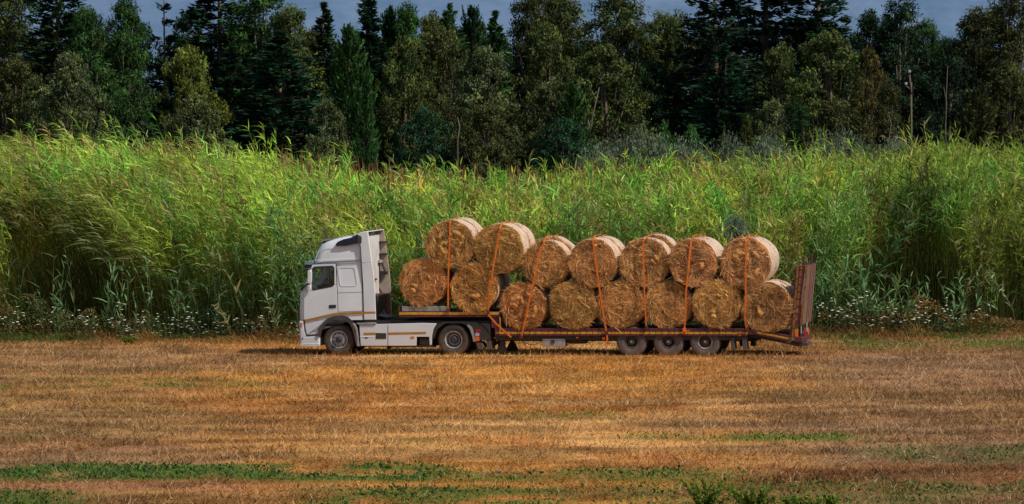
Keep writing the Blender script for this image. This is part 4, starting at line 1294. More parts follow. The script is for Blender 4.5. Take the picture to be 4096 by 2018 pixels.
def canopy(x, y):
    """reed height so that the bed's top follows the photo"""
    u = 2048 + (x / y) * F
    top = np.interp(u, [-400, 0, 250, 500, 800, 1150, 1500, 1800, 2200, 2500, 3000, 3500, 3800, 4100, 4500], [520, 510, 540, 525, 555, 600, 660, 690, 690, 665, 640, 620, 600, 590, 590])
    Ht = 8 - (top - 431) * 203 / F - .5
    Hf = np.interp(u, [-400, 0, 600, 1200, 1500, 2000, 2600, 3200, 3700, 4100, 4500], [5.0, 4.9, 4.8, 4.3, 3.9, 3.9, 3.9, 4.1, 4.4, 4.4, 4.4])
    t = np.clip((y - 161) / 22, 0, 1)
    return Hf + (Ht - Hf) * t ** .8


def reed_color(x, y, n, front):
    a = fbm(x * .22, y * .3 + 4, 61, 3); b_ = fbm(x * .5 + 9, y * .5, 63, 3)
    yel = np.array([.44, .58, .075]); grn = np.array([.23, .47, .062]); blu = np.array([.14, .27, .12]); dry = np.array([.48, .34, .14]); olive = np.array([.36, .40, .07])
    c = yel + (grn - yel) * sstep(.42, .6, a)[:, None]
    c = c + (olive - c) * (.6 * sstep(.55, .7, b_))[:, None]
    c = c + (dry - c) * (.75 * (rng.uniform(0, 1, n) < .10 + .25 * (b_ > .5)))[:, None]
    if front is not None:
        c = c + (blu - c) * front[:, None]
    u = 2048 + (x / y) * F
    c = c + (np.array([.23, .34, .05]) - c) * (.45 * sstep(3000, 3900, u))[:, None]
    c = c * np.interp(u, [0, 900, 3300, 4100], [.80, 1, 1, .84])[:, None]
    return c


Vs, Fs, Cs, offs = [], [], [], [0]
# main bed, grown in tussocks
n = 12500
y = 161.2 + rng.uniform(0, 1, n) ** 1.25 * 42
x = rng.uniform(-1, 1, n) * (y * .113 + 2.0)
ncn = 620
cy_ = 160.5 + rng.uniform(0, 1, ncn) ** 1.2 * 44; cx_ = rng.uniform(-1, 1, ncn) * (cy_ * .115 + 2.0)
d2 = (x[:, None] - cx_[None, :]) ** 2 + (y[:, None] - cy_[None, :]) ** 2
ci_ = d2.argmin(1); dist = np.sqrt(d2.min(1))
cH = np.clip(rng.normal(0, .33, ncn), -1, .5); cB = np.exp(rng.normal(0, .22, ncn)); cL = rng.normal(0, .13, (ncn, 2)); cHue = rng.uniform(0, 1, ncn)
x = x + (cx_[ci_] - x) * .25; y = y + (cy_[ci_] - y) * .25
y += reed_edge(x) - 160.6
u = 2048 + (x / y) * F
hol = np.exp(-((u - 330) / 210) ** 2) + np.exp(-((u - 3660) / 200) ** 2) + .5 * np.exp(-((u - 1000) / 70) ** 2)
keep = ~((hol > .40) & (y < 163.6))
x, y, u, hol, ci_, dist = x[keep], y[keep], u[keep], hol[keep], ci_[keep], dist[keep]; n = len(x)
H = canopy(x, y) + cH[ci_] - .35 * np.clip(dist, 0, 1.4) + .25 + rng.normal(0, .22, n)
H += (rng.uniform(0, 1, n) < .08) * rng.uniform(.3, 1.1, n)
windy = sstep(2300, 500, u)
lean = np.stack([-.24 * windy - .04 + cL[ci_, 0] + rng.normal(0, .05, n), -.12 * np.exp(-(y - 161) / 4) + cL[ci_, 1] * .6 + rng.normal(0, .04, n)], -1)
fr = np.exp(-np.maximum(y - 161, 0) / 1.3) * (.25 + .5 * (fbm(x * .3, 0 * y, 77, 2) > .5))
depth = (y - 161)
tmin = np.clip(.22 + depth * .10, .22, .66) + .18 * (hol > .3) * (depth < 6)
rc = reed_color(x, y, n, np.clip(fr, 0, .8)) * cB[ci_][:, None]
rc = rc * (1 - .6 * np.clip(hol * 1.2, 0, 1) * (depth < 9))[:, None]  # shade of the hollows put into the reed colour
rc = np.where((cHue[ci_] > .85)[:, None], rc * np.array([1.15, 1.0, .9]), rc)
rc = np.where((cHue[ci_] < .2)[:, None], rc * np.array([.7, .95, 1.1]), rc)
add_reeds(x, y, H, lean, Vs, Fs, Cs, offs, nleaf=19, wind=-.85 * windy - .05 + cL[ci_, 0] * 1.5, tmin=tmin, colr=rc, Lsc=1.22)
# shorter young blue-green canes along the front edge
n = 900
x = rng.uniform(-20.5, 20.5, n); u = 2048 + x / 161 * F
den = np.interp(u, [0, 500, 650, 900, 1150, 1300, 1700, 2900, 3100, 3450, 3600, 4200], [.15, .1, .5, .45, .8, 1, .8, .8, 1, 1, .15, .25])
keep = rng.uniform(0, 1, n) < den
x, u = x[keep], u[keep]; n = len(x)
y = reed_edge(x) + rng.uniform(0, 1.1, n)
H = rng.uniform(1.6, 3.4, n) * np.interp(u, [0, 1200, 1500, 3000, 3150, 3400, 3600, 4200], [.9, 1.1, 1.15, .8, 1.0, .9, .66, .7])
lean = np.stack([rng.normal(-.05, .12, n), rng.normal(-.08, .07, n)], -1)
colr = tint((.16, .30, .12), n, .8, 1.4)
add_reeds(x, y, H, lean, Vs, Fs, Cs, offs, nleaf=13, wind=np.full(n, -.05), tmin=np.full(n, .15), colr=colr, Lsc=1.15, upright=.5)
# reddish seed spikes standing over the back of the bed
n = 620
y = rng.uniform(184, 203, n); x = rng.uniform(-1, 1, n) * y * .113
u = 2048 + (x / y) * F
k_ = rng.uniform(0, 1, n) < np.interp(u, [0, 600, 1500, 2500, 3300, 3700], [.25, .5, .8, 1, .9, .1])
x, y = x[k_], y[k_]; n = len(x)
H = canopy(x, y) * .93
d = unit(np.stack([rng.normal(-.06, .06, n), rng.normal(0, .06, n), np.ones(n)], -1))
sd = np.zeros((n, 3)); sd[:, 0] = 1
V, Fq, k = ribbons(np.stack([x, y, H], -1), d, sd, rng.uniform(.6, 1.3, n), rng.uniform(.035, .07, n), np.zeros(n), 3, [.3, .6, 1, .2])
Vs.append(V); Fs.append(Fq + offs[0]); Cs.append(np.repeat(tint((.30, .13, .06), n, .6, 1.2), k, 0)); offs[0] += len(V)
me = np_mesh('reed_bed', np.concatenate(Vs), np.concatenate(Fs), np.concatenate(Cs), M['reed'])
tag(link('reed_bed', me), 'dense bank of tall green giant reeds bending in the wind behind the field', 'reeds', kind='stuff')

# individual canes that stand out at the front edge
def cane(px0, H, lean_, c_, lab, nleaf=16, Lsc=1.3, dy=-.3, grp=None):
    X = at(px0, 1350, 161)[0]; Y = float(reed_edge(np.array([X]))[0]) + dy
    A_, B_, C_, o_ = [], [], [], [0]
    one = np.array([0.0])
    add_reeds(one, one, np.array([H]), np.array([[lean_, -.08]]), A_, B_, C_, o_, nleaf=nleaf, wind=np.array([lean_ * .8]), tmin=np.array([.3]), colr=np.array([c_]), Lsc=Lsc, stemw=.045)
    e = empty('reed', (X, Y, 0))
    tag(e, lab, 'reed', grp)
    ns = 12
    s_ = link('stem', np_mesh('stem', A_[0], B_[0], C_[0], M['reed']), e)
    l_ = link('leaves', np_mesh('leaves', A_[1], B_[1] - ns, C_[1], M['reed']), e)
    return e


pale = (.34, .40, .20)
cane(610, 2.9, -.05, (.15, .26, .14), 'blue-green reed in the dark gap left of the cab, left one of the pair')
cane(700, 2.7, .08, (.16, .28, .14), 'blue-green reed with curling leaves, the right one of the pair in the dark gap')
cane(880, 3.3, .02, (.16, .26, .10), 'tall single reed with bare stem left of the cab')
cane(985, 3.2, -.32, (.30, .34, .14), 'pale leaning reed with top leaves streaming left, ahead of the cab')
cane(935, 1.35, -.5, (.45, .46, .22), 'short whitish reed tuft bent over beside the white flowers', nleaf=30, Lsc=.9, dy=-.6)
cane(1120, 1.6, -.25, (.24, .32, .14), 'short drooping reed just in front of the cab', nleaf=24, dy=-.5)
cane(2960, 3.9, .10, (.22, .24, .08), 'tall leaning reed rising behind the rearmost top bale')
cane(3330, 2.6, .12, (.30, .38, .14), 'bright reed behind the ramps leaning right')
cane(3560, 2.4, .1, (.24, .34, .11), 'reed with upright leaves left of the dark hollow')
cane(3935, 4.4, -.12, (.22, .25, .10), 'tall bare-stemmed reed at the right of the dark hollow')
cane(3860, 4.6, -.22, (.20, .24, .08), 'tall reed leaning left over the dark hollow')
cane(4060, 2.2, -.45, (.36, .44, .24), 'pale reed with comb-like leaves bent over at the right edge', nleaf=34, Lsc=1.1, dy=-.4)
cane(60, 2.0, -.3, (.26, .30, .12), 'arching reed at the far left edge above the weeds')

# verge: dry arching grass and green weeds at the foot of the reeds
n = 80000
x = rng.uniform(-20.5, 20.5, n); e_ = reed_edge(x)
y = e_ - .3 + rng.normal(0, .6, n) - 1.8 * np.clip(fbm(x * .8, x * 0, 89, 3) - .45, 0, 1) * rng.uniform(0, 1, n) * 2
u = 2048 + x / 161 * F
f_ = fbm(x * .8, y * .8, 81, 3)
H = np.clip(rng.uniform(.2, .9, n) * (.2 + 2.2 * fbm(x * 1.2 + 3, y, 83, 3) ** 1.5) * np.clip(1 + (y - e_) * .6, .35, 1.5), .12, 1.4)
az = rng.uniform(0, 2 * np.pi, n) * .5 + 6 * fbm(x * .8, y, 88, 2); el = rng.uniform(.5, 1.4, n)
d = np.stack([np.cos(az) * np.cos(el), np.sin(az) * np.cos(el), np.sin(el)], -1)
side = unit(np.cross(d, rng.normal(0, 1, (n, 3))))
V, Fq, k = ribbons(np.stack([x, y, np.zeros(n)], -1), d, side, H, rng.uniform(.012, .026, n), rng.uniform(.2, .9, n), 3)
isdry = (f_ + rng.normal(0, .08, n) > .43) | (H < .25)
c = np.where(isdry[:, None], np.array([.40, .22, .075]), np.array([.13, .18, .04])) * rng.uniform(.4, 1.35, (n, 1))
me = np_mesh('verge_grass', V, Fq, np.repeat(c, k, 0), M['dry'])
tag(link('verge_grass', me), 'tangled dry brown and green grass along the foot of the reeds', 'grass', kind='stuff')
# leafy undergrowth with small leaves
n = 48000
x = rng.uniform(-20.5, 20.5, n); e_ = reed_edge(x)
u = 2048 + x / 161 * F
Ht = (.08 + 2.0 * np.clip(fbm(x * 1.1, x * 0, 91, 3) - .2, 0, 1) ** 1.3) * np.interp(u, [0, 1300, 1500, 3100, 3300, 4100], [1.6, 1.2, .6, .6, 1.5, 1.1])
zt_ = rng.uniform(0, 1, n) ** .7 * Ht
y = e_ + rng.uniform(-.45, 1.0, n) + zt_ * .35
az = rng.uniform(0, 2 * np.pi, n); el = rng.uniform(-.2, 1.2, n)
d = np.stack([np.cos(az) * np.cos(el), np.sin(az) * np.cos(el), np.sin(el)], -1)
side = unit(np.cross(d, np.array([0, 0, 1.0]) + rng.normal(0, .5, (n, 3))))
L = rng.uniform(.05, .16, n)
V, Fq, k = ribbons(np.stack([x, y, zt_], -1), d, side, L, L * .35, np.full(n, .3), 2, [.3, 1, .1])
cc = np.array([.075, .115, .03]) + (np.array([.15, .17, .06]) - np.array([.075, .115, .03])) * sstep(.4, .7, fbm(x * 1.5, zt_ * 2, 93, 3))[:, None]
cc = cc + (np.array([.26, .15, .05]) - cc) * (.8 * (fbm(x * .9 + 7, zt_ * 3, 95, 3) > .50))[:, None]
me = np_mesh('undergrowth', V, Fq, np.repeat(cc * rng.uniform(.5, 1.5, (n, 1)), k, 0), M['leaf'])
tag(link('undergrowth', me), 'leafy weeds massed along the foot of the reeds', 'weeds', kind='stuff')

# white umbel flowers, plant by plant
def umbel_plant(seed):
    r = random.Random(seed); h = r.uniform(.9, 1.25)
    mb = MB(); heads = []
    mb.tube([(0, 0, 0), (r.uniform(-.05, .05), 0, h * .55), (r.uniform(-.1, .1), -.03, h)], .010, 5, .006)
    n = r.randint(2, 5)
    for i in range(n):
        a = r.uniform(0, 6.28); z0 = h * r.uniform(.4, .8); top = (math.cos(a) * r.uniform(.1, .34), math.sin(a) * .2 - .05, h * r.uniform(.45, 1.15) if i else h * 1.05)
        mb.tube([(0, 0, z0), (top[0] * .6, top[1] * .6, (z0 + top[2]) / 2), top], .006, 4, .004)
        rad = r.uniform(.028, .056)
        m_ = [Vector(top) + Vector((0, 0, .012))]; nn = 12
        for q_, zz in ((.55, .012), (1, -.004)):
            for j in range(nn):
                t = 6.283 * j / nn; w_ = rad * q_ * r.uniform(.75, 1.2)
                m_.append(Vector(top) + Vector((w_ * math.cos(t), w_ * math.sin(t), zz + r.uniform(-.006, .006))))
        hd = MB().add(m_, [(0, 1 + j, 1 + (j + 1) % nn) for j in range(nn)] + [(1 + j, 1 + nn + j, 1 + nn + (j + 1) % nn, 1 + (j + 1) % nn) for j in range(nn)])
        heads.append(hd)
    e = empty('wild_carrot', (0, 0, 0))
    mb.build('stem', M['stalk'], e); [h_.build('flower_head', M['petal'], e) for h_ in heads]
    return e


protos = [umbel_plant(s) for s in range(5)]
first = [True] * 5
spots = []
r3 = random.Random(3)
for (u0, u1, nn, h0, h1) in ((0, 140, 6, .7, 1.15), (180, 380, 3, .6, 1.1), (350, 620, 13, .3, 1.05), (560, 760, 8, .3, .95), (740, 880, 6, .3, 1.05), (900, 1060, 3, .6, .95), (1060, 1190, 5, .3, 1.0),
                           (3230, 3420, 11, .5, 1.4), (3400, 3560, 9, .5, 1.4), (3560, 3760, 7, .5, 1.3), (3750, 3990, 4, .6, 1.2)):
    for k in range(nn):
        spots.append((r3.uniform(u0, u1), r3.uniform(h0, h1), u0))
names_l = {0: 'white-flowered wild carrot at the far left edge of the weeds', 180: 'scattered wild carrot in the shade under the left reeds', 350: 'white wild carrot in the thick patch below the left dark gap',
           560: 'white wild carrot in the bright patch at the weeds left of the cab', 740: 'large pale umbel flower near the dry grass tuft left of the cab', 900: 'wild carrot beside the whitish bent reed',
           1060: 'low white umbel flower just ahead of the cab bumper', 3230: 'white wild carrot right behind the raised ramps', 3400: 'white wild carrot in the dense patch right of the ramps',
           3560: 'white wild carrot in front of the reeds by the dark hollow', 3750: 'white wild carrot in the dark hollow at the right'}
for i, (u_, s_, key) in enumerate(spots):
    X = at(u_ + r3.gauss(0, 45), 1350, 160.5)[0]; Y = float(reed_edge(np.array([X]))[0]) - r3.uniform(.1, .9)
    k = i % 5
    if first[k]: e = protos[k]; first[k] = False
    else: e = copy_tree(protos[k])
    e.location = (X, Y, 0); e.rotation_euler = (0, 0, r3.uniform(-.6, .6)); e.scale = (1.15, 1.15, s_ * 1.05)
    tag(e, names_l[key], 'wildflower', 'white wildflowers along the foot of the reeds')

# ================================================================== TREES
def leaf_quads(c, ax, b, l, w):
    """diamond leaves"""
    N = len(c)
    V = np.stack([c - ax * l[:, None] / 2, c + b * w[:, None] / 2, c + ax * l[:, None] / 2, c - b * w[:, None] / 2], 1)
    return V.reshape(-1, 3), np.arange(4 * N).reshape(-1, 4)


def limb_mesh(name, segs, mat):
    mb = MB()
    for pts, r0, r1 in segs: mb.tube(pts, r0, 7, r1)
    me = bpy.data.meshes.new(name); me.from_pydata(mb.v, [], mb.f); me.update()
    me.polygons.foreach_set('use_smooth', np.ones(len(me.polygons), bool)); me.materials.append(mat)
    return me


def broad_tree(seed, H=10.0, Wd=7.0, nlobe=22, leaves=26000, ls=.17, base=.12, bark='bark', narrow=False, droop=0.0):
    r = np.random.default_rng(seed)
    lob = []
    for i in range(nlobe):
        t = base + (1 - base) * (i + .5) / nlobe * .97
        env = math.sin(math.pi * min(1, (t * .93 + .10))) ** .6 if not narrow else (1 - t) ** .5 * .9 + .12
        rr = (.30 if not narrow else .24) * Wd * r.uniform(.6, 1.0) * (.55 + .45 * env)
        a = i * 2.4 + r.uniform(-.5, .5); q = max(0, Wd / 2 * env - rr * .75) * r.uniform(.6, 1.05)
        lob.append((q * math.cos(a), q * math.sin(a), min(t * H, H - rr * .8), rr))
    lob = np.array(lob)
    ncl = 520
    wsel = lob[:, 3] ** 2 / (lob[:, 3] ** 2).sum()
    li = r.choice(nlobe, ncl, p=wsel)
    dr = unit(r.normal(0, 1, (ncl, 3)) + np.array([0, 0, .35]) + .5 * unit(lob[li, :3] - np.array([0, 0, H * .5])))
    cc = lob[li, :3] + dr * (lob[li, 3] * r.uniform(.6, 1.05, ncl))[:, None] * np.array([1, 1, .85])
    crad = r.uniform(.22, .52, ncl)
    per = leaves // ncl
    ci = np.repeat(np.arange(ncl), per); n = len(ci)
    p = cc[ci] + unit(r.normal(0, 1, (n, 3))) * (crad[ci] * r.uniform(.1, 1, n) ** .6)[:, None] * np.array([1, 1, .75])
    p[:, 2] -= droop * np.abs(r.normal(0, .3, n))
    outd = unit(p - cc[ci] + dr[ci] * .3)
    ax = unit(r.normal(0, 1, (n, 3)) + outd * .6 + np.array([0, 0, -droop * 2]))
    b = unit(np.cross(ax, outd + r.normal(0, .5, (n, 3))))
    l = ls * r.uniform(.6, 1.4, n); w = l * (.5 if droop == 0 else .28)
    V, Fq = leaf_quads(p, ax, b, l, w)
    bc = np.exp(r.normal(-.08, .38, ncl))
    hue = r.uniform(0, 1, ncl)
    base_c = np.array([1, 1, 1.0])[None, :] * (bc[ci] * r.uniform(.6, 1.4, n))[:, None]
    warm = (hue[ci] > .72)[:, None]
    base_c = np.where(warm, base_c * np.array([1.25, 1.12, .8]), base_c)
    base_c = base_c * (.6 + .5 * np.clip((p[:, 2] - cc[ci][:, 2]) / .4 + .5, 0, 1))[:, None]  # clump shading in the leaf colour: lighter tops, darker undersides
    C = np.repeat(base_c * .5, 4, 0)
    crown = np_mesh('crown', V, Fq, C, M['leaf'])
    segs = [([(0, 0, 0), (r.uniform(-.2, .2), 0, H * .3), (r.uniform(-.3, .3), 0, H * .62), (r.uniform(-.3, .3), 0, H * .88)], .20, .04)]
    for i in range(0, nlobe):
        L_ = lob[i]; z0 = L_[2] * r.uniform(.35, .6)
        segs.append(([(0, 0, z0), (L_[0] * .55, L_[1] * .55, z0 + (L_[2] - z0) * .6), (L_[0], L_[1], L_[2])], .075, .02))
    trunk = limb_mesh('trunk', segs, M[bark])
    return crown, trunk


def conifer(seed, H=13.0, Wd=6.0, nlev=34, nb=9, per=95, up=-.1, sparse=0.0, column=False, ls=.24):
    r = np.random.default_rng(seed)
    P_, A_, B_, C_ = [], [], [], []
    segs = [([(0, 0, 0), (0, 0, H * .5), (r.uniform(-.1, .1), 0, H * .99)], .2, .025)]
    for i in range(nlev):
        t = .06 + .94 * i / (nlev - 1); z = t * H
        if column: rad = Wd / 2 * (1 - t ** 3) ** .6 * (.65 + .35 * math.sin(min(1, t * 4) * math.pi / 2))
        else: rad = Wd / 2 * (1 - t) ** .72
        rad = rad * r.uniform(.75, 1.12) + .10
        for k in range(nb):
            if r.random() < sparse: continue
            a = r.uniform(0, 6.28); Lb = rad * r.uniform(.65, 1.15)
            u_ = up + r.uniform(-.15, .2) + (.5 * t if not column else .2)
            d = np.array([math.cos(a), math.sin(a), u_]); 
            n = max(8, int(per * Lb / (Wd / 2) + 14))
            s = r.uniform(.15, 1, n) ** .75
            p = np.array([0, 0, z]) + d * (Lb * s)[:, None]
            p[:, 2] += (-.22 if not column else .25) * Lb * s ** 2 + r.normal(0, .09, n)
            sidev = np.array([-math.sin(a), math.cos(a), 0])
            p += sidev * (r.normal(0, .22, n) * (Lb * .55 + .1) * (1.15 - s))[:, None]
            ax = unit(d * .9 + sidev * r.normal(0, .6, (n, 1)) + np.array([0, 0, .35 if column else -.05]) + r.normal(0, .25, (n, 3)))
            b = unit(np.cross(ax, r.normal(0, .6, (n, 3)) + np.array([0, 0, 1])))
            P_.append(p); A_.append(ax); B_.append(b)
            br = math.exp(r.normal(-.05, .42))
            C_.append((br * (.45 + .75 * s) * r.uniform(.7, 1.3, n))[:, None] * np.ones((1, 3)))  # crown's inner shade put into the colour, darker towards the trunk
            if k % 3 == 0:
                segs.append(([(0, 0, z), tuple(np.array([0, 0, z]) + d * Lb * .8)], .03, .01))
    p = np.concatenate(P_); ax = np.concatenate(A_); b = np.concatenate(B_); c = np.concatenate(C_)
    n = len(p); l = ls * r.uniform(.6, 1.4, n)
    V, Fq = leaf_quads(p, ax, b, l, l * .38)
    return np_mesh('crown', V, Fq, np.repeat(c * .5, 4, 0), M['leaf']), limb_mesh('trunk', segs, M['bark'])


TV = {
    'broad': [broad_tree(s) for s in (101, 102, 103, 104)],
    'euca': [broad_tree(s, 14, 5.5, 26, 26000, .20, .25, 'bark2', True, .5) for s in (111, 112, 113)],
    'conifer': [conifer(s) for s in (121, 122, 123)],
    'spire': [conifer(s, 12, 3.4, 34, 8, 60) for s in (131, 132)],
    'column': [conifer(s, 11, 3.0, 38, 9, 60, .5, 0, True) for s in (141, 142)],
    'cedar': [conifer(s, 14, 5.0, 17, 6, 90, .0, .25) for s in (151,)],
}
NOM = {'broad': (10, 7), 'euca': (14, 5.5), 'conifer': (13, 6), 'spire': (12, 3.4), 'column': (11, 3.0), 'cedar': (14, 5.0)}
COLS = {'green': (.066, .150, .038), 'dark': (.030, .074, .030), 'vdark': (.018, .042, .022), 'olive': (.120, .150, .042), 'grey': (.150, .175, .075), 'yellow': (.190, .215, .040),
        'rust': (.165, .130, .040), 'teal': (.034, .098, .048), 'bright': (.075, .200, .035), 'brown': (.105, .112, .036)}
cnt = {}


def tree(kind, px0, topy, wpx, D, colr, lab, name=None, grp=None, cat='tree', hz=None):
    top = at(px0, topy, D)
    s = F / D
    H = top[2]; Wm = wpx / s
    i = cnt.get(kind, 0); cnt[kind] = i + 1
    crown, trunk = TV[kind][i % len(TV[kind])]
    e = empty(name or {'broad': 'broadleaf_tree', 'euca': 'eucalyptus_tree', 'conifer': 'conifer_tree', 'spire': 'conifer_tree', 'column': 'cypress_tree', 'cedar': 'cedar_tree'}[kind], (top[0], D, 0), random.uniform(0, 6.28))
    nh, nw = NOM[kind]
    wf = {'broad': 1.45, 'euca': 2.0, 'conifer': 2.0, 'spire': 2.5, 'column': 1.25, 'cedar': 1.4}[kind]
    e.scale = (Wm / nw * wf, Wm / nw * wf, H / nh)
    o = link('crown', crown, e)
    c = np.array(COLS[colr]) * np.array([.84, .94, .9]) * 1.6 * random.uniform(.9, 1.1)
    o.color = (c[0], c[1], c[2], 1)
    link('trunk', trunk, e)
    tag(e, lab, cat, grp)
    return e


T = tree
# tall back row
T('euca', 30, -70, 300, 246, 'olive', 'tall olive-leaved tree cut by the left and top edges')
T('conifer', 230, -170, 420, 242, 'dark', 'tall dark conifer second from the left in the back row')
T('euca', 355, 25, 200, 238, 'green', 'green leafy tree whose right shoulder slopes down to blue haze')
T('euca', 500, -8, 190, 240, 'green', 'narrow feathery green tree left of the bare-topped cedar')
T('cedar', 655, -30, 260, 244, 'vdark', 'thin dark cedar with gappy tiers against the blue haze')
T('broad', 745, 45, 180, 246, 'dark', 'round-topped dark tree just right of the gappy cedar')
T('conifer', 880, -260, 400, 243, 'dark', 'huge dark conifer reaching past the top edge, left of centre')
T('euca', 1040, -70, 300, 241, 'green', 'tall green feathery tree beside the huge left conifer')
T('euca', 1170, 20, 220, 239, 'olive', 'ragged green tree sloping down to the small pointed conifer')
T('spire', 1295, 28, 150, 240, 'dark', 'small pointed conifer with a clean spire against the haze')
T('spire', 1475, -5, 190, 240, 'teal', 'pointed conifer with a thick stepped spire, left of centre')
T('column', 1560, 50, 120, 241, 'dark', 'thin dark conifer between two wider trees')
T('euca', 1632, 12, 150, 240, 'bright', 'bright green wispy tree top near the centre')
T('euca', 1715, 60, 150, 243, 'yellow', 'yellowish wispy tree beside the bright green one')
T('conifer', 1800, 30, 230, 240, 'green', 'broad bushy conifer with a rounded top near the centre')
T('column', 1885, 45, 110, 242, 'dark', 'slim conifer leaning on the rounded bushy one')
T('broad', 1920, 85, 130, 244, 'green', 'small round green treetop left of the little spire')
T('spire', 1982, 62, 140, 239, 'green', 'little spire-shaped conifer right of centre')
T('euca', 2130, -40, 210, 241, 'brown', 'tall brownish leafy tree, the left one of the pair at the top')
T('euca', 2255, -30, 260, 243, 'olive', 'tall olive leafy tree, the right one of the pair at the top')
T('euca', 2460, -45, 300, 240, 'olive', 'tall leafy tree with bronze foliage and haze on both sides')
T('euca', 2640, 45, 190, 243, 'olive', 'rounded leafy treetop left of the giant dark conifers')
T('broad', 2700, 90, 130, 241, 'olive', 'pale leafy crown tucked against the giant conifers')
T('conifer', 2860, -280, 380, 236, 'vdark', 'giant near-black conifer, leftmost of the dark group')
T('conifer', 3060, -330, 460, 240, 'vdark', 'giant near-black conifer in the middle of the dark group')
T('conifer', 3270, -230, 400, 238, 'dark', 'giant dark conifer with long drooping boughs to the right')
T('euca', 3485, 40, 170, 242, 'dark', 'dark feathery treetop right of the giant conifers')
T('euca', 3600, -10, 220, 241, 'dark', 'dark pointed leafy tree with blue haze to its right')
T('euca', 3700, 75, 160, 243, 'green', 'lower green tree on the slope right of the pointed one')
T('euca', 3905, 30, 250, 241, 'brown', 'feathery brown-green tree near the right edge')
T('euca', 4055, -40, 240, 238, 'brown', 'rust-tinged tree cut by the right edge')
T('euca', 3790, 150, 180, 244, 'dark', 'dark shadowed tree between the two right-hand feathery trees')
# middle row
T('broad', 60, 240, 300, 228, 'brown', 'dull brown-green tree at the left edge, middle height')
T('broad', 275, 215, 300, 224, 'grey', 'grey-olive tree with pale flowering tips left of the black gap')
T('broad', 150, 330, 240, 226, 'olive', 'lower olive tree against the grey-olive one at the left')
T('broad', 752, 200, 250, 222, 'yellow', 'yellow-green bushy tree standing out at the left')
T('broad', 790, 400, 300, 220, 'grey', 'dull grey-green lower tree with dry pale patch under the yellow one')
T('conifer', 1120, 140, 460, 230, 'teal', 'wide blue-green conifer with shaggy boughs left of centre')
T('conifer', 930, 200, 360, 232, 'dark', 'dark shaggy conifer right of the yellow-green tree')
T('broad', 1305, 400, 200, 221, 'grey', 'small pale-olive bushy tree below the shaggy conifers')
T('column', 1395, 120, 150, 224, 'green', 'bright green column cypress left of centre')
T('column', 1450, 270, 110, 222, 'green', 'shorter green column cypress next to the bright one')
T('broad', 1620, 160, 260, 232, 'olive', 'olive round tree behind the tall dark hollow')
T('broad', 1770, 125, 260, 234, 'brown', 'bronze-tinged round tree high near the centre')
T('broad', 1700, 440, 260, 222, 'teal', 'dark blue-green bushy tree low beside the black hollow')
T('broad', 1935, 190, 300, 225, 'grey', 'big grey-olive tree with silvery leaves at the centre')
T('broad', 1950, 420, 260, 221, 'brown', 'lower brown-green tree under the silvery one')
T('broad', 2195, 112, 260, 232, 'olive', 'round-headed olive tree below the tall pair')
T('broad', 2190, 330, 260, 226, 'grey', 'dull grey-green tree half way down right of centre')
T('broad', 2410, 185, 370, 225, 'olive', 'large rounded olive tree with forked pale trunks showing')
T('column', 2290, 350, 130, 222, 'green', 'dark green upright tree between two olive trees')
T('broad', 2250, 480, 260, 219, 'teal', 'low blue-green bush tree at the foot of the olive trees')
T('broad', 2620, 260, 220, 236, 'dark', 'shaded tree in the deep blue-black gap right of centre')
T('conifer', 2900, 190, 360, 230, 'teal', 'blue-green shaggy conifer below the giant dark ones')
T('broad', 3110, 190, 260, 228, 'olive', 'olive leafy tree under the giant conifer boughs')
T('broad', 3310, 130, 380, 226, 'olive', 'wide pale-olive tree, largest on the right half')
T('broad', 3480, 200, 150, 224, 'rust', 'narrow rust and yellow tinged tree right of the wide olive one')
T('euca', 3550, 330, 130, 222, 'brown', 'slim pale-trunked brownish tree below the rust one')
T('broad', 3090, 410, 170, 221, 'grey', 'small pale bushy tree low below the giant conifers')
T('broad', 3200, 420, 180, 221, 'dark', 'dark leafy low tree beside the small pale bushy one')
T('broad', 3350, 400, 300, 221, 'brown', 'low brown-green tree under the wide olive one')
T('broad', 3800, 240, 260, 230, 'vdark', 'near-black tree with a bare pale trunk at the right')
T('column', 3900, 370, 160, 224, 'brown', 'brownish upright tree in front of the near-black one')
T('broad', 4040, 260, 240, 228, 'brown', 'dim brown tree low at the right edge')
T('broad', 3700, 470, 180, 222, 'vdark', 'low dark tree behind the pale utility pole')
# deep shade fill
grp = 'dark trees deep in the wood'
for i in range(36):
    px0 = -60 + i * 120 + (i * 53 % 40) - 20
    lo_ = 125 if any(abs(px0 - q) < 70 for q in (1260, 1345, 1430, 2050, 2320, 2590, 3440, 3740)) else 62
    if 560 < px0 < 780: lo_ = 150
    kd = ('euca', 'broad', 'conifer', 'broad')[i % 4]
    T(kd, px0, lo_ + (i * 37 % 50), 300, 250 + (i * 7 % 5), ('vdark', 'dark', 'vdark', 'brown')[i % 4], 'near-black tree filling the deep shade behind the front trees', grp=grp)

# low dark thicket closing the gaps between trunks
n = 110000
x = rng.uniform(-32, 32, n); y = rng.uniform(234, 262, n)
hh = 5.2 + 3.0 * fbm(x * .3, y * .2, 201, 3)
z = rng.uniform(0, 1, n) * hh
ax = unit(rng.normal(0, 1, (n, 3))); b = unit(np.cross(ax, rng.normal(0, 1, (n, 3))))
l = rng.uniform(.3, .6, n)
V, Fq = leaf_quads(np.stack([x, y, z], -1), ax, b, l, l * .6)
me = np_mesh('thicket', V, Fq, np.repeat(tint((.020, .034, .018), n, .4, 1.6), 4, 0), M['leaf'])
tag(link('thicket', me), 'near-black thicket filling the shade beneath the trees', 'thicket', kind='stuff')

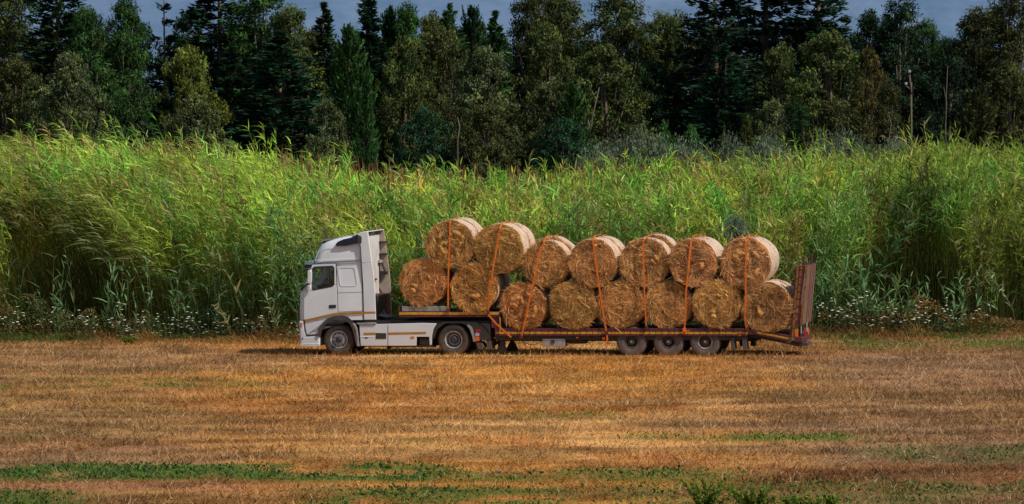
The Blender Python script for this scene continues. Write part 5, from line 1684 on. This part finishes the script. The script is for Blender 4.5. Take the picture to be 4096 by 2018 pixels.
# grey-green shrubs behind the reeds on the right, small young trees
def shrub_mesh(seed, leaves=20000):
    r = np.random.default_rng(seed)
    n = leaves; nl = 60
    c = np.stack([r.uniform(-1.6, 1.6, nl), r.uniform(-1, 1, nl), 3.2 + 1.2 * r.uniform(0, 1, nl)], -1); c[:, 2] -= .25 * c[:, 0] ** 2
    i = r.integers(0, nl, n)
    p = c[i] + r.normal(0, .22, (n, 3)); p[:, 2] -= r.uniform(0, 1, n) ** 2 * 2.5
    ax = unit(r.normal(0, .7, (n, 3)) + np.array([0, 0, .7])); b = unit(np.cross(ax, r.normal(0, 1, (n, 3))))
    l = r.uniform(.10, .22, n)
    V, Fq = leaf_quads(p, ax, b, l, l * .35)
    C = (r.uniform(.5, 1.2, nl)[i] * r.uniform(.7, 1.3, n) * .5)[:, None] * np.ones((1, 3))
    f = np_mesh('foliage', V, Fq, np.repeat(C, 4, 0), M['leaf'])
    segs = [([(0, 0, 0), tuple(c[k] * .5), tuple(c[k])], .04, .01) for k in range(0, nl, 5)]
    return f, limb_mesh('stems', segs, M['bark'])


SH = [shrub_mesh(s) for s in (301, 302, 303)]
slabs = ['grey-green feathery shrub rising by the forked tree at the left end of the shrub line', 'second grey-green shrub, highest of the left group', 'grey-green shrub under the small bright sapling',
         'grey-green shrub left of the yellow-green young tree', 'grey-green shrub among red seed spikes near the middle of the line', 'grey-green shrub in front of the darkest conifers',
         'pale grey-green shrub right of the dark stump gap', 'grey-green shrub with brownish left half', 'last grey-green shrub, low, near the utility pole']
for i, (px0, ty, w_) in enumerate(((2380, 590, 190), (2500, 545, 220), (2640, 560, 200), (2760, 572, 200), (2900, 570, 220), (3080, 565, 220), (3310, 548, 230), (3440, 555, 220), (3600, 572, 230))):
    top = at(px0, ty, 207); e = empty('shrub', (top[0], 207 + (i % 3) * .8, 0), random.uniform(0, 6))
    e.scale = (w_ / 90 / 3.4, w_ / 90 / 3.4, top[2] / 4.4)
    f, s_ = SH[i % 3]
    o = link('foliage', f, e); k = random.uniform(.9, 1.15); o.color = (.30 * k, .40 * k, .24 * k, 1)
    link('stems', s_, e)
    tag(e, slabs[i], 'shrub', 'grey-green shrubs behind the reeds')
top = at(2930, 885, 163.0); e = empty('shrub', (top[0], 162.8, 0)); e.scale = (.42, .30, top[2] / 4.3)
o = link('foliage', SH[1][0], e); o.color = (.36, .50, .42, 1); link('stems', SH[1][1], e)
tag(e, 'bluish-grey shrub growing among the reeds just above the rear top bales', 'shrub')
T('spire', 2985, 466, 75, 212, 'yellow', 'young yellow-green pointed sapling before the dark conifers', name='young_tree')
T('spire', 2898, 515, 40, 212, 'yellow', 'thin yellow-green sapling left of the pointed one', name='young_tree')
T('broad', 2768, 515, 90, 212, 'bright', 'small bright green bush tree above the grey shrubs', name='young_tree')
T('broad', 2655, 495, 100, 212, 'bright', 'bright green sapling nearest the forked olive tree', name='young_tree')
T('broad', 3860, 560, 130, 210, 'yellow', 'yellow-green bush at the top of the reeds near the right', name='young_tree')

# bare pale trunks that show between the crowns
def bare(px0, y0, y1, D, lab, fork=0, w=.1, px1=None):
    a = at(px0, y0, D); c_ = at(px1 or px0, y1, D)
    e = empty('bare_trunk', (c_[0], D, 0))
    dx = a[0] - c_[0]
    segs = [([(0, 0, 0), (dx * .3, 0, c_[2] + (a[2] - c_[2]) * .3), (dx * .7 + .1, 0, c_[2] + (a[2] - c_[2]) * .7), (dx, 0, a[2])], w * .8, w * .3)]
    link('stem', limb_mesh('stem', segs, M['bark2']), e)
    if fork:
        h = c_[2] + (a[2] - c_[2]) * .35
        link('branch', limb_mesh('branch', [([(dx * .35, 0, h), (dx * .35 + fork * .4, 0, h + 1.2), (dx * .35 + fork, 0, h + 2.6)], w * .7, w * .3)], M['bark2']), e)
    tag(e, lab, 'tree trunk')


bare(2352, 480, 620, 219.3, 'forked pale trunk at the foot of the big olive tree', .55, .07)
bare(1830, 470, 600, 219, 'thin straight dark-grey trunk below the silvery tree', 0, .07)
bare(3775, 350, 560, 219.5, 'pale bare trunk in front of the near-black tree', .12, .045, 3785)
bare(3556, 460, 590, 219.5, 'slim pale trunk under the brownish tree', 0, .05)

# utility pole with two insulators
b0 = at(3645, 380, 218)
e = empty('utility_pole', (b0[0], 218, 0)); tag(e, 'slim pale pole among the dark trees with two white insulators above it', 'pole')
link('pole', limb_mesh('pole', [([(0, 0, 0), (0, 0, at(3645, 330, 218)[2])], .055, .04)], M['bark']), e)
p1 = at(3638, 287, 218); p2 = at(3624, 336, 218)
link('crossarm', limb_mesh('crossarm', [([(0, 0, p2[2] - .3), (p2[0] - b0[0], 0, p2[2] - .1)], .04, .03), ([(0, 0, p2[2] - .5), (p1[0] - b0[0], 0, p1[2] - .15)], .05, .04)], M['bark']), e)
for p in (p1, p2):
    MB().lathe([(0, -.09), (.06, -.08), (.045, -.04), (.075, -.01), (.05, .03), (.07, .05), (0, .09)], (0, 0, 0), 10).build('insulator', M['porcelain'], e).location = (p[0] - b0[0], 0, p[2])

# near weeds at the bottom edge
def leafy_weed(px0, H, spread, D, lab, seed):
    r = np.random.default_rng(seed)
    X = at(px0, 2010, D)[0]
    n = 1700
    st = r.integers(0, 16, n); a = r.uniform(0, 2 * np.pi, 16); q = r.uniform(.2, 1, 16) * spread; hh = H * r.uniform(.55, 1.0, 16)
    t = r.uniform(.25, 1, n)
    p = np.stack([np.cos(a[st]) * q[st] * t, np.sin(a[st]) * q[st] * t * .6, hh[st] * t], -1) + r.normal(0, .03, (n, 3))
    ax = unit(r.normal(0, 1, (n, 3)) + np.array([0, 0, .3])); b = unit(np.cross(ax, np.array([0, 0, 1.0]) + r.normal(0, .5, (n, 3))))
    l = r.uniform(.04, .09, n)
    V, Fq = leaf_quads(p, ax, b, l, l * .5)
    e = empty('leafy_weed', (X, D, 0))
    link('foliage', np_mesh('foliage', V, Fq, np.repeat(np.array([.13, .20, .022])[None, :] * (r.uniform(.5, 1.3, (n, 1)) * (.4 + 1.1 * (p[:, 2:3] / H))), 4, 0), M['leaf']), e)  # lit tips and shaded bases put into the leaf colour
    link('stems', limb_mesh('stems', [([(0, 0, 0), (math.cos(a[k]) * q[k] * .5, math.sin(a[k]) * q[k] * .3, hh[k] * .5), (math.cos(a[k]) * q[k], math.sin(a[k]) * q[k] * .6, hh[k])], .012, .006) for k in range(16)], M['stalk']), e)
    tag(e, lab, 'weed')


leafy_weed(2820, .66, .7, 91.0, 'tallest bushy green weed at the bottom edge, right of centre', 1)
leafy_weed(3010, .58, .6, 90.8, 'bushy weed at the bottom edge between its two neighbours', 2)
leafy_weed(3200, .42, .5, 90.6, 'lower weed at the bottom edge, right of the tallest one', 3)
leafy_weed(3330, .33, .15, 91.0, 'thin weed at the bottom edge, rightmost of the row', 4)
leafy_weed(110, .30, .25, 92.0, 'dark low weed in the bottom left corner', 6)
leafy_weed(520, .28, .35, 159.2, 'bright green tuft on the bare edge left of the truck', 7)

# ================================================================== LIGHT
w = bpy.data.worlds.new('World'); sc.world = w; w.use_nodes = True
nt = w.node_tree
bg = nt.nodes['Background']
sky = nt.nodes.new('ShaderNodeTexSky'); sky.sky_type = 'NISHITA'; sky.sun_disc = False
ELEV = R(47); AZ = R(30)       # the sun stands to the right, slightly on the camera's side
S = Vector((math.cos(ELEV) * math.cos(AZ), -math.cos(ELEV) * math.sin(AZ), math.sin(ELEV)))
sky.sun_elevation = ELEV; sky.sun_rotation = math.atan2(S.x, S.y)
nt.links.new(sky.outputs[0], bg.inputs[0]); bg.inputs[1].default_value = .075
sd_ = bpy.data.lights.new('sun', 'SUN'); sd_.energy = 3.9; sd_.angle = R(.53); sd_.color = (1, .93, .82)
so = bpy.data.objects.new('sun', sd_); col.objects.link(so)
so.rotation_euler = S.to_track_quat('Z', 'Y').to_euler()
so.location = (60, 100, 80)
sc.view_settings.view_transform = 'Standard'; sc.view_settings.look = 'None'; sc.view_settings.exposure = 0; sc.view_settings.gamma = 1
sc.cycles.use_denoising = True
sc.cycles.max_bounces = 5; sc.cycles.diffuse_bounces = 3; sc.cycles.transmission_bounces = 3; sc.cycles.transparent_max_bounces = 6
sc.render.film_transparent = False
